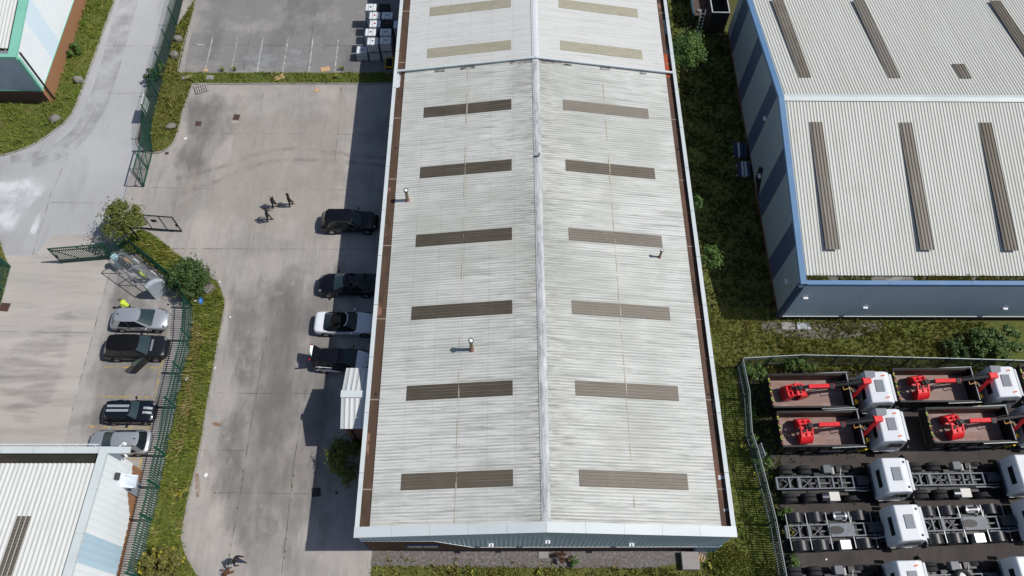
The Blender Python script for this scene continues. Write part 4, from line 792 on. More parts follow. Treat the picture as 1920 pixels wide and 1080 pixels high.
for px, py, lb in ((417, 133, 'ragwort clump on the grass divider by the second bay line'), (440, 132, 'ragwort clump on the divider next to a dark dock stem'), (358, 150, 'ragwort plant beside the grey slab on the island'), (642, 131, 'ragwort plant near the torn cardboard'), (631, 147, 'ragwort plant low on the divider kerb'), (1388, 838, 'ragwort in the grass left of the fence sheet'), (1413, 892, 'ragwort near the fence below the bright bush'), (1011, 1074, 'ragwort in front of the warehouse, right of two'), (884, 1075, 'single ragwort in front of the warehouse gravel'), (1329, 1062, 'ragwort beside the concrete plinth'), (345, 928, 'ragwort at the edge of the fence strip')):
    r = thing('ragwort', lb, 'plant', G(px, py), 0, WG); f = MB(); gg = random.Random(px)
    for i in range(9): f.box((gg.gauss(0, .12), gg.gauss(0, .12), gg.uniform(.35, .55)), (.07, .07, .04), rz=gg.random()*3)
    fo = f.build('flower_heads', flowY, r); fo['kind'] = 'stuff'
    s_ = MB()
    for i in range(9): s_.bar((0, 0, 0), (gg.gauss(0, .15), gg.gauss(0, .15), .45), .012)
    s_.build('stem', leafD, r); crown('foliage', r, (0, 0, .2), (.22, .22, .2), 90, .06, leafD, 6)
r = thing('dock_plant', 'dead red brown weed growing from the joint below the crouching person', 'plant', G(428, 1072)); crown('foliage', r, (0, 0, .25), (.5, .3, .3), 260, .07, M('leaf_dead', (.14, .06, .03)), 10); MB().bar((0, 0, 0), (.05, .5, .5), .03).build('stem', barkM, r)
r = thing('dock_plant', 'red brown shrub against the front wall of the long warehouse', 'plant', G(1052, 1049)); crown('foliage', r, (0, 0, .45), (.55, .45, .5), 420, .07, M('leaf_rusty', (.09, .035, .02)), 12); MB().bar((0, 0, 0), (.02, .1, .6), .03).build('stem', barkM, r)
r = thing('dock_plant', 'light green plant beside the red brown shrub', 'plant', G(1074, 1053)); crown('foliage', r, (0, 0, .3), (.35, .35, .3), 260, .08, leafC, 8); MB().bar((0, 0, 0), (.02, .1, .4), .03).build('stem', barkM, r)
# ------------------------------------------------------------------ cars
def paint(nm, c, metal=.3, rough=.28, coat=.4): return M(nm, c, rough=rough, metal=metal, spec=.5, coat=coat)
pSil = paint('silver_paint', (.46, .48, .51), .5, .3); pBlk = paint('black_paint', (.005, .005, .007), 0, .09, .0); pDk = paint('dark_grey_paint', (.016, .017, .021), .2, .14, .0)
pWh = paint('white_car_paint', (.70, .72, .76), 0, .3); pMini = paint('blue_black_paint', (.008, .010, .016), .1, .12, .1); softM = M('black_soft_top', (.006, .006, .007), rough=.85, spec=.15)
pTail = M('red_lens', (.26, .012, .016), rough=.25, spec=.5); pHead = M('clear_lens', (.16, .17, .185), rough=.25, spec=.6); chrome = M('chrome_strip', (.6, .6, .62), rough=.2, metal=1)
stripeM = M('silver_stripe', (.36, .39, .42), rough=.35, metal=.2); wrapM = M('white_wrap', (.80, .80, .83), rough=.4)
def wheel(r, x, y, rad, wd, side, rim=alloy):
    t = MB(); t.lathe((x, y-side*wd/2, rad), (0, side, 0), [(0, rad*.62), (0, rad*.9), (wd*.12, rad), (wd*.88, rad), (wd, rad*.92), (wd, rad*.64), (wd*.7, rad*.6)], 22)
    t = t.build('wheel', rubber, r, smooth=False)
    d = MB(); d.lathe((x, y+side*wd*.34, rad), (0, side, 0), [(0, rad*.64), (.015, rad*.5), (.012, rad*.2), (.03, rad*.12), (.03, .001)], 20); d.build('rim', rim, t)
    return t
CARK = {
 # name: L, W, beltZ, H, stations of bonnet..., cabin base rear/front, roof rear/front, wheel radius
 'hatch': dict(L=4.35, W=1.80, belt=.93, H=1.48, xr0=-1.98, xr1=-1.62, xf0=1.22, xf1=.30, hood=.90, boot=.86, wr=.32, tw=.60),
 'suv': dict(L=4.75, W=1.90, belt=1.06, H=1.70, xr0=-2.22, xr1=-1.85, xf0=1.20, xf1=.55, hood=1.06, boot=.98, wr=.36, tw=.66),
 'estate': dict(L=4.72, W=1.84, belt=1.0, H=1.60, xr0=-2.2, xr1=-1.85, xf0=1.15, xf1=.42, hood=1.0, boot=.95, wr=.35, tw=.62),
 'saloon': dict(L=4.75, W=1.84, belt=.95, H=1.44, xr0=-1.55, xr1=-.90, xf0=1.15, xf1=.30, hood=.92, boot=.98, wr=.33, tw=.60),
 'coupe': dict(L=4.80, W=1.86, belt=.92, H=1.40, xr0=-1.75, xr1=-1.0, xf0=1.05, xf1=.25, hood=.90, boot=.95, wr=.34, tw=.58),
 'mini': dict(L=3.75, W=1.70, belt=.92, H=1.41, xr0=-1.72, xr1=-1.48, xf0=.82, xf1=.32, hood=.92, boot=.88, wr=.30, tw=.66),
}
def car(kind, name, label, px, py, deg, body, roof=None, glass=None, flags=(), hood=None):
    k = CARK[kind]; L, Wd, belt, Hh = k['L'], k['W'], k['belt'], k['H']; hw = Wd/2
    g = G(px, py, .75); r = thing(name, label, 'car', (g.x, g.y, .022), R(deg)); roof = roof or body
    st = [(-.5, .66, .42, .70, .74), (-.488, .86, .34, k['boot']-.10, k['boot']-.06), (-.455, .95, .24, k['boot']-.02, k['boot']+.02), (-.36, .995, .2, belt-.01, belt+.03), (-.15, 1.0, .2, belt, belt+.05),
          (.12, 1.0, .2, belt, belt+.05), (.24, .995, .2, belt-.02, k['hood']+.05), (.35, .97, .2, k['hood']-.09, k['hood']), (.43, .90, .22, k['hood']-.17, k['hood']-.10), (.478, .78, .28, k['hood']-.26, k['hood']-.2), (.5, .58, .38, .58, .61)]
    V = []; F = []
    for (t, wv, zb, zs_, zt) in st:
        x = t*L; q = hw*wv; ring = [(-q*.80, zb), (-q*.97, zb+.10), (-q, (zb+zs_)/2+.02), (-q*.965, zs_-.06), (-q*.86, zs_+.01), (-q*.45, zt), (0, zt+.015)]
        ring = ring+[(-a, b) for a, b in ring[-2::-1]]; V += [(x, a, b) for a, b in ring]
    n = 13
    for i in range(len(st)-1):
        for j in range(n): F.append((i*n+j, i*n+(j+1) % n, (i+1)*n+(j+1) % n, (i+1)*n+j))
    F += [tuple(range(n)), tuple(range(len(V)-1, len(V)-n-1, -1))]
    o = MB().add(V, [f[::-1] for f in F]).build('body', body, r, smooth=True, sub=2)
    if hood:
        hv = []
        for t, wv, z in ((.262, .80, k['hood']+.055), (.35, .78, k['hood']+.03), (.43, .66, k['hood']-.065), (.465, .5, k['hood']-.14)):
            for j in range(5): y = (j/4*2-1)*hw*wv; hv.append((t*L, y, z+.012*(1-abs(j/2-1))))
        MB().add(hv, [(i*5+j, i*5+5+j, i*5+6+j, i*5+1+j) for i in range(3) for j in range(4)]).build('bonnet', hood, r, smooth=True)
    # cabin: base outline and roof outline, front centre round to the rear
    zb = belt-.02; zt = Hh-.05; tw = k['tw']
    def outline(xr, xf, w0, z): return [(xf, 0, z), (xf-.05, w0*.62, z), (xf-.15, w0*.86, z), (xf-(.40 if z < Hh-.2 else .32), w0*.97, z), ((xr+xf)/2-.1, w0*1.0, z), (xr+.55, w0*.97, z), (xr+.12, w0*.86, z), (xr+.03, w0*.62, z), (xr, 0, z)]
    A = outline(k['xr0'], k['xf0'], hw*.93, zb); B = outline(k['xr1'], k['xf1'], hw*tw*1.08, zt)
    def seg(idx, name, m, s, parent=r):
        vs = [A[i] for i in idx]+[B[i] for i in idx]; c = len(idx); vs = [(x, y*s, z) for x, y, z in vs]
        MB().add(vs, [(i, i+1, c+i+1, c+i) if s > 0 else (i+1, i, c+i, c+i+1) for i in range(c-1)]).build(name, m, parent, smooth=True)
    gm = glass or glassM
    wsA, wsB = A[:3], B[:3]
    def mir(ps): return [(x, -y, z) for x, y, z in ps[:0:-1]]+list(ps)
    def pane(a, b, name, m):
        a = mir(a); b = mir(b); c = len(a); MB().add(a+b, [(i, i+1, c+i+1, c+i) for i in range(c-1)]).build(name, m, r, smooth=True)
    pane(A[:3], B[:3], 'windscreen', M('teal_tinted_glass', (.022, .042, .045), rough=.07, spec=.7)); pane(A[8:5:-1], B[8:5:-1], 'rear_window', gm)
    for s in (1, -1):
        seg([2, 3], 'pillar', roof if 'roofpillar' in flags else body, s); seg([3, 4, 5], 'side_window', gm, s); seg([5, 6], 'pillar', roof if 'roofpillar' in flags else body, s)
        a4, b4 = Vector(A[4]), Vector(B[4]); MB().bar((a4.x, a4.y*s*1.004, a4.z), (b4.x, b4.y*s*1.004, b4.z), .09, .02).build('door_pillar', blackM, r)
    ring = mir(B); ring = ring+[] ; full = [(x, y, z) for x, y, z in B]+[(x, -y, z) for x, y, z in B[-2:0:-1]]
    cx = sum(p[0] for p in full)/len(full); inn = [(cx+(x-cx)*.82, y*.80, z+.045) for x, y, z in full]; c = len(full); full = [(cx+(x-cx)*1.015, y*1.02, z) for x, y, z in full]
    rf = MB().add(full+inn+[(cx, 0, zt+.06)], [(i, (i+1) % c, c+(i+1) % c, c+i) for i in range(c)]+[(c+i, c+(i+1) % c, 2*c) for i in range(c)]).build('roof', roof, r, smooth=True)
    if 'stripes' in flags:
        for s in (-1, 1):
            MB().slab([(k['xr1']+.12, s*.17-.09, zt+.064), (k['xf1']-.1, s*.17-.09, zt+.064), (k['xf1']-.1, s*.17+.09, zt+.064), (k['xr1']+.12, s*.17+.09, zt+.064)], .012).build('stripe', stripeM, r)
            MB().add([(.285*L, s*.17-.09, k['hood']+.075), (.285*L, s*.17+.09, k['hood']+.075), (.36*L, s*.17+.09, k['hood']+.045), (.36*L, s*.17-.09, k['hood']+.045), (.445*L, s*.17+.09, k['hood']-.08), (.445*L, s*.17-.09, k['hood']-.08)], [(1, 0, 3, 2), (2, 3, 5, 4)]).build('stripe', stripeM, r)
    if 'rails' in flags:
        for s in (-1, 1): MB().bar((k['xr1']+.2, s*hw*tw*.98, zt+.07), (k['xf1']-.3, s*hw*tw*.98, zt+.07), .04).build('roof_rail', blackM, r)
    if 'chrome' in flags:
        for s in (-1, 1): MB().tube([(A[5][0], A[5][1]*s*1.01, A[5][2]+.02), ((A[5][0]+B[5][0])/2, (A[5][1]+B[5][1])/2*s*1.02, (belt+Hh)/2), (B[5][0]+.2, B[5][1]*s*1.03, zt-.03), (B[3][0], B[3][1]*s*1.03, zt-.03), (A[3][0], A[3][1]*s*1.01, A[3][2]+.03)], .014, 6).build('window_trim', chrome, r)
    if 'fin' in flags: MB().box((k['xr1']+.25, 0, zt+.1), (.16, .04, .08)).build('aerial_fin', blackM, r)
    if 'frame' in flags: MB().tube([(B[3][0]+.1, -B[3][1], zt)]+[(x+.01, y, zt+.035) for x, y, z in mir(B[:3])]+[(B[3][0]+.1, B[3][1], zt)], .04, 6).build('windscreen_frame', body, r)
    if 'scoop' in flags: MB().box((.275*L, 0, k['hood']+.07), (.16, .95, .05)).build('bonnet_scoop', M('scoop_grey', (.2, .21, .23), rough=.35), r, bevel=.015)
    for s in (-1, 1):
        for xx in (.315, -.305):
            wheel(r, xx*L, s*(hw-.10), k['wr'], .22, s)
            MB().lathe((xx*L, s*(hw-.035), k['wr']+.01), (0, s, 0), [(0, k['wr']*1.0), (.045, k['wr']*1.03), (.045, k['wr']*1.16), (0, k['wr']*1.18)], 20).build('wheel_arch', blackM, r)
        MB().box((.448*L, s*hw*.66, k['hood']-.20), (.22, .20, .09), rz=-s*.55, ry=.25).build('headlight', pHead, r, bevel=.03)
        MB().box((-.462*L, s*hw*.74, k['boot']-.19), (.16, .24, .13), rz=s*.45).build('tail_light', pTail, r, bevel=.03)
        mr_ = MB().box((k['xf0']-.42, s*(hw+.09), belt+.06), (.12, .22, .15), rz=s*.15).build('door_mirror', body if body is not pDk else blackM, r, bevel=.03)
        for xx in (-.30, .42): MB().box((xx, s*(hw*.985), belt-.16), (.2, .03, .03)).build('door_handle', chrome if 'chrome' in flags else body, r)
    MB().box((.492*L, 0, .46), (.06, Wd*.6, .16)).build('grille', blackM, r, bevel=.02)
    MB().box((-.492*L, 0, .40), (.06, Wd*.66, .14)).build('rear_bumper', blackM, r, bevel=.02)
    return r, k
car('hatch', 'parked_car', 'silver hatchback parked nose to the fence, nearest the shelter', 262, 597.5, -1, pSil, flags=('fin',))
tealG = M('teal_windscreen', (.03, .075, .075), rough=.08, spec=.7)
d2, kk = car('suv', 'parked_car', 'black people carrier with its driver door wide open', 256, 651, 0, pDk, roof=M('matt_black_roof', (.007, .007, .008), rough=.4, spec=.2), glass=None, flags=('scoop',))
hx = .95; MBd = MB(); dm = pBlk
R_ = Matrix.Rotation(R(52), 3, 'Z')
def dpt(u, z): v = R_@Vector((-u, 0, 0)); return Vector((hx, -.93, 0))+v+Vector((0, 0, z))
MB().slab([dpt(0, .35), dpt(1.15, .35), dpt(1.15, 1.05), dpt(0, 1.05)], .09).build('open_door', pDk, d2, bevel=.02, label='driver door standing open')
MB().slab([dpt(.05, 1.07), dpt(1.12, 1.07), dpt(.95, 1.58), dpt(.55, 1.56)], .02).build('door_window', M('tinted_window', (.10, .14, .12), rough=.1, spec=.6, alpha=(.55,)), d2)
MB().tube([dpt(0, 1.06), dpt(.55, 1.58), dpt(.97, 1.60), dpt(1.15, 1.06)], .03, 6).build('door_frame', blackM, d2)
car('mini', 'parked_car', 'small dark car with two silver stripes over roof and bonnet', 243, 771, 0, pMini, flags=('stripes',))
car('hatch', 'parked_car', 'silver compact with dark roof rails parked tail to the fence', 224, 829, 181, pSil, flags=('rails', 'fin'))
car('estate', 'parked_car', 'black estate with chrome window trim, partly in the warehouse shadow', 655, 414, 0, pBlk, flags=('chrome', 'rails'))
car('saloon', 'parked_car', 'black saloon parked tail first against the long warehouse', 652, 532, 180, pBlk)
car('coupe', 'parked_car', 'white coupe with black soft top half in shadow', 648, 605, -1, pWh, roof=softM, flags=('roofpillar', 'frame', 'fin'))
c4, kk = car('hatch', 'parked_car', 'black and white wrapped hatchback with raised tailgate beside the porch', 641, 674, -3, pBlk, hood=wrapM, roof=pBlk)
hz = kk['H']-.05; hx0 = kk['xr1']
MB().slab([(hx0+.05, -.55, hz+.02), (hx0-.42, -.66, hz+.40), (hx0-.42, .66, hz+.40), (hx0+.05, .55, hz+.02)][::-1], .06).build('tailgate', pBlk, c4, bevel=.02)
MB().slab([(hx0-.40, -.30, hz+.41), (hx0-.56, .05, hz+.50), (hx0-.58, .56, hz+.51), (hx0-.40, .64, hz+.41)][::-1], .04).build('tailgate_wrap', wrapM, c4)
for s in (-1, 1): MB().box((hx0-.50, s*.60, hz+.46), (.16, .14, .10)).build('tailgate_light', pTail, c4, bevel=.02)
MB().box((-1.72, 0, .80), (.5, 1.3, .3)).build('boot_interior', blackM, c4); MB().box((-1.75, .1, .97), (.3, 1.05, .05)).box((-1.72, -.15, 1.0), (.18, .5, .06)).build('boot_load', M('pale_boot_load', (.5, .5, .52)), c4)
MB().add([(-1.95, -.905, .45), (-.2, -.925, .42), (.15, -.925, .60), (-.45, -.925, .78), (-.75, -.92, .95), (-1.2, -.91, .82), (-1.6, -.90, .92)], [(0, 1, 2, 3, 4, 5, 6)]).build('side_wrap', wrapM, c4)
MB().add([(-1.9, -.80, .95), (-.5, -.83, .965), (-.95, -.66, 1.06), (-1.3, -.74, 1.0)], [(0, 1, 2, 3)]).build('shoulder_wrap', wrapM, c4)
# ------------------------------------------------------------------ lorries
redM = M('red_crane_paint', (.74, .02, .028), [((.50, .016, .02), 3, .45, .68, .55), ((.20, .05, .04), 5, .62, .74, .6, 6)], .45, spec=.4); cabW = M('white_cab_paint', (.66, .68, .71), [((.60, .61, .63), (1.1, 1.1, 1.1), .5, .72, .6, 5), ((.50, .48, .45), (2.5, 2.5, 1), .62, .76, .35, 6)], .35, spec=.5)
greyP = M('grey_roof_hatch', (.20, .215, .24), rough=.4); chasM = M('chassis_grey', (.135, .155, .185), [((.07, .08, .095), 3, .45, .65, .7)], .5, spec=.4); mudM = M('black_mudguard', (.012, .013, .016), rough=.3, spec=.6)
bedM = M('rusty_bed_floor', (.25, .17, .15), orand=[((.27, .2, .175), .5, 1, .6)], layers=[((.36, .28, .26), (.5, 2.5, 1), .45, .65, .7, 5), ((.25, .10, .04), (1.2, 1.2, 1), .56, .72, .7, 5), ((.10, .08, .07), (2, 2, 1), .56, .7, .5, 5)], rough=.8)
bedS = M('scraped_bed_side', (.085, .05, .042), [((.16, .08, .05), (1, 4, 2), .5, .66, .7, 5)], .7); bedK = M('black_bed_paint', (.009, .009, .010), rough=.4, spec=.3); yelM = M('yellow_paint', (.62, .42, .02), rough=.5); limeM = M('lime_chevron', (.33, .36, .04), rough=.5); chevR = M('chevron_red', (.30, .03, .03), rough=.5)
alum = M('aluminium_box', (.62, .63, .64), rough=.35, metal=.5); tankM = M('dark_tank', (.08, .085, .095), rough=.3, metal=.6); hoseM = M('black_hose', (.014, .014, .016), rough=.4); creamM = M('cream_box_lid', (.62, .60, .55), rough=.6); orangeL = M('orange_beacon', (.62, .14, .05), rough=.3)
def cab(r, x1=4.4, roofl=True, markers=True):
    """forward control cab, front face at x1"""
    x0 = x1-2.05; w_ = 1.24
    pr = [(x0, .95), (x0, 2.72), (x0+.16, 2.98), (x1-.62, 3.06), (x1-.22, 2.86), (x1-.02, 1.75), (x1, .70), (x0+1.4, .70)]
    V = [(x, -w_*(1 if z < 2.8 else .93), z) for x, z in pr]+[(x, w_*(1 if z < 2.8 else .93), z) for x, z in pr]; n = len(pr)
    MB().add(V, [tuple(range(n)), tuple(range(2*n-1, n-1, -1))]+[(n+i, n+(i+1) % n, (i+1) % n, i) for i in range(n)]).build('cab', cabW, r, bevel=.07)
    MB().slab([(x1-.045, -1.08, 1.80), (x1-.045, 1.08, 1.80), (x1-.21, 1.0, 2.74), (x1-.21, -1.0, 2.74)], .02).build('windscreen', glassM, r)
    for s in (-1, 1):
        MB().slab([(x0+.75, s*1.252, 1.8), (x1-.22, s*1.252, 1.75), (x1-.42, s*1.235, 2.5), (x0+.75, s*1.235, 2.5)][::s], .015).build('side_window', glassM, r)
        MB().box((x1-.10, s*1.42, 2.15), (.14, .22, .75), rz=s*.2).bar((x1-.1, s*1.22, 2.6), (x1-.1, s*1.42, 2.5), .05).build('door_mirror', blackM, r, bevel=.03)
        MB().box((x0+1.05, s*1.2, .75), (1.5, .18, .12)).build('cab_step', M('grey_step', (.3, .32, .34)), r)
        MB().box((x1-.03, s*.95, .78), (.12, .42, .2)).build('headlight', pHead, r, bevel=.02)
    MB().box((x1+.03, 0, .62), (.2, 2.4, .42)).build('bumper', cabW, r, bevel=.05)
    MB().box((x1-.10, 0, 2.80), (.26, 2.05, .04), ry=.5).build('sun_visor', M('grey_visor', (.55, .57, .6), rough=.3), r, bevel=.02)
    MB().box((x0+.92, .05, 3.045), (.62, .92, .05), ry=-.045).build('roof_hatch', greyP, r, bevel=.03)
    if markers:
        for y in (-.82, .82): MB().box((x0+1.3, y, 3.04), (.30, .11, .05), rz=.2).build('roof_marker', orangeL, r, bevel=.02)
    else:
        for y in (-.85, .85): MB().box((x1-.5, y, 3.03), (.14, .14, .05)).build('roof_cap', M('dark_cap', (.05, .05, .05)), r)
    MB().box((x0-.008, -.1, 2.3), (.02, 1.2, .55)).build('rear_window', glassM, r)
    if roofl: MB().prism([(x0-.02, .45), (x0+.75, .72), (x0+.80, 1.2), (x0-.02, 1.2)], 2.98, 3.1).build('roof_vent', greyP, r, bevel=.05)
def axles(r, xs, twin, rad=.52):
    for x in xs:
        for s in (-1, 1):
            if x in twin:
                for yy in (.80, 1.12): wheel(r, x, s*yy, rad, .28, s, M('steel_rim', (.3, .31, .33), rough=.4, metal=.6))
            else: wheel(r, x, s*1.06, rad, .32, s, M('steel_rim', (.3, .31, .33)))
        MB().cyl((x, -1, rad), (x, 1, rad), .09, 8).build('axle', blackM, r)
def frame_rails(r, x0, x1, m):
    mb = MB()
    for s in (-1, 1): mb.box(((x0+x1)/2, s*.40, .93), (x1-x0, .075, .26))
    mb.build('chassis_rail', m, r)
def grab_lorry(label, px, py, pz, rz, graw=0, group='grab lorries parked in the truck yard'):
    rz += R(random.Random(px).uniform(-.5, .5))
    g = G(px, py, pz); xh = 4.4-2.05+.92; c, s = math.cos(rz), math.sin(rz); r = thing('grab_lorry', label, 'lorry', (g.x-c*xh, g.y-s*xh, .016), rz, group)
    cab(r); frame_rails(r, -4.3, 4.0, bedK); axles(r, [-3.35, -2.0, 1.15, 3.15], (-3.35, -2.0))
    x0, x1 = -4.35, 1.35; zf, zt = 1.22, 2.28; hw = 1.24
    b = MB().box(((x0+x1)/2, 0, zf-.06), (x1-x0, 2*hw-.1, .12)); b.build('bed_floor', bedM, r)
    for sd in (-1, 1):
        sw = MB().box(((x0+x1)/2, sd*(hw-.03), (zf+zt)/2-.05), (x1-x0, .06, zt-zf+.1)).build('bed_side', bedK, r)
        MB().box(((x0+x1)/2-.03, sd*(hw-.068), (zf+zt)/2+.05), (x1-x0-.2, .012, zt-zf-.15)).build('bed_lining', bedS, sw)
        MB().box(((x0+x1)/2, sd*(hw+.01), zt), (x1-x0+.06, .13, .10)).build('bed_rim', bedK, sw)
        for k in range(7): MB().box((x0+.4+k*.82, sd*(hw+.03), (zf+zt)/2), (.09, .08, zt-zf)).build('bed_rib', bedK, sw)
        MB().bar((x1-2.2, sd*(hw+.12), zt-.12), (x1+.1, sd*(hw+.12), zt+.12), .05).build('sheet_arm', steelM, r)
        MB().box((-.35, sd*1.16, .82), (1.7, .12, .5)).build('side_guard', M('pale_guard', (.32, .36, .4), rough=.35, metal=.4), r)
    MB().box((x1-.03, 0, (zf+zt)/2+.12), (.08, 2*hw, zt-zf+.25)).build('bed_headboard', bedK, r)
    MB().box((x1-.08, 0, zt+.27), (.06, 2*hw, .06)).build('headboard_rail', M('pale_rail', (.3, .32, .34)), r)
    tg = MB().box((x0, 0, (zf+zt)/2), (.10, 2*hw, zt-zf)).build('tailgate', bedK, r)
    for k in range(9): MB().slab([(x0+.06, -1.08+k*.24, zt+.012), (x0+.06, -.98+k*.24, zt+.012), (x0-.07, -.90+k*.24+(.06 if k % 2 else -.06), zt+.012), (x0-.07, -1.0+k*.24+(.06 if k % 2 else -.06), zt+.012)], .03).build('chevron', limeM if k % 3 else chevR, tg)
    # loader crane folded back over the bed
    xb = 1.78
    MB().box((xb, 0, 1.15), (.55, 2.2, .5)).box((xb, .1, 1.8), (.42, .5, 1.2)).build('crane_base', bedK, r, bevel=.03)
    MB().bar((xb-.1, -.35, 1.7), (xb+.5, .28, 3.05), .26, .3).build('crane_column', redM, r, bevel=.03)
    MB().box((xb+.55, .36, 3.15), (.62, .40, .34), rz=.06).cyl((xb+.35, .12, 3.15), (xb+.35, .6, 3.15), .13, 12).build('crane_knuckle', redM, r, bevel=.04)
    MB().bar((xb+.35, .32, 3.12), (-.05, .12, 2.85), .2, .26).build('inner_boom', hoseM, r, bevel=.02)
    MB().tube([(xb+.2, .5, 3.2), (.9, .42, 3.05), (.1, .3, 2.95)], .035, 6).build('boom_hose', hoseM, r)
    MB().tube([(xb-.35, -.3, 2.7), (xb-.5, .02, 2.75), (.75, -.12, 2.72), (.72, .2, 2.75)], .03, 6).build('boom_bracket', M('orange_brown_bracket', (.5, .25, .06), rough=.5), r)
    MB().bar((.05, .12, 2.86), (-1.75, .14, 2.68), .30, .30).build('outer_boom', redM, r, bevel=.03)
    MB().bar((-1.0, .0, 2.75), (-1.7, .05, 2.7), .1).build('boom_ram', hoseM, r); MB().bar((.0, .05, 2.95), (-.3, .05, 2.95), .4, .12).build('boom_clamp', hoseM, r)
    MB().cyl((-1.75, .14, 2.68), (-2.25, .12, 2.55), .13, 10).cyl((-2.3, .1, 2.75), (-2.3, .1, 2.35), .18, 12).build('rotator', hoseM, r)
    gb = bpy.data.objects.new('grab_bucket', None); COL.objects.link(gb); gb.parent = r; gb.location = (-2.5, .05, 1.45); gb.rotation_euler = (0, 0, graw)
    for sd in (-1, 1):
        V = []; F = []; nn = 8
        for i in range(nn+1):
            t = math.pi*.5*i/nn; y = sd*(.28+.62*math.sin(t)); z = .70-.62*(1-math.cos(t)); 
            V += [(-.46, y, z+.02), (.46, y, z+.02)]
        y1_, z1_ = sd*.90, .10; V += [(-.46, sd*.30, -.12), (.46, sd*.30, -.12)]
        for i in range(nn+1): F.append((2*i, 2*i+1, 2*i+3, 2*i+2))
        sh = MB().add(V, F); sh.add([V[2*i] for i in range(nn+2)], [tuple(range(nn+2))]); sh.add([V[2*i+1] for i in range(nn+2)], [tuple(range(nn+2))])
        so_ = sh.build('bucket_shell', redM, gb); mo = so_.modifiers.new('t', 'SOLIDIFY'); mo.thickness = .04
        fr_ = MB()
        for x in (-.40, 0, .40): fr_.bar((x, sd*.08, .92), (x, sd*.62, .70), .10, .12)
        fr_.bar((-.46, sd*.32, .80), (.46, sd*.32, .80), .10).bar((-.46, sd*.60, .70), (.46, sd*.60, .70), .09)
        fr_.build('bucket_arm', redM, gb)
    MB().box((0, 0, .95), (.95, .20, .16)).build('bucket_beam', redM, gb, bevel=.02); MB().cyl((0, 0, .9), (0, 0, 1.2), .14, 12).bar((-.3, -.3, .9), (.3, .3, .9), .12).build('bucket_ram', hoseM, gb)
    cs = MB().box((xb+.05, -.75, 1.75), (.12, .34, .5)).build('crane_controls', yelM, r, bevel=.03); MB().box((xb+.2, -.72, 1.7), (.1, .2, .4)).build('lever_guard', yelM, cs)
    for k in range(3): MB().box((xb-.1+k*.16, -1.2, .75+k*.22), (.3, .10, .06), rz=.5).build('access_step', yelM, r)
    MB().cyl((xb-.5, 1.0, .8), (xb+.35, 1.0, .8), .28, 14).build('air_tank', tankM, r)
    return r
gl = 'grab lorries parked in the truck yard'
grab_lorry('grab lorry at the corner of the fence, its bucket turned a little askew', 1650, 724.5, 3.06, R(.4), graw=R(98)); grab_lorry('grab lorry by the back fence, right of the one with the askew bucket', 1887, 714.5, 3.06, R(.4), graw=R(8))
grab_lorry('grab lorry in the second row, parked just above the bare chassis', 1672, 796, 3.06, R(.6), graw=R(4)); grab_lorry('grab lorry in the second row with its cab past the right edge', 1672+283, 788, 3.06, R(.6), graw=R(10))
grab_lorry('grab lorry showing only the tail of its bed at the right edge', 1887+242, 708, 3.06, R(.4), graw=R(6))
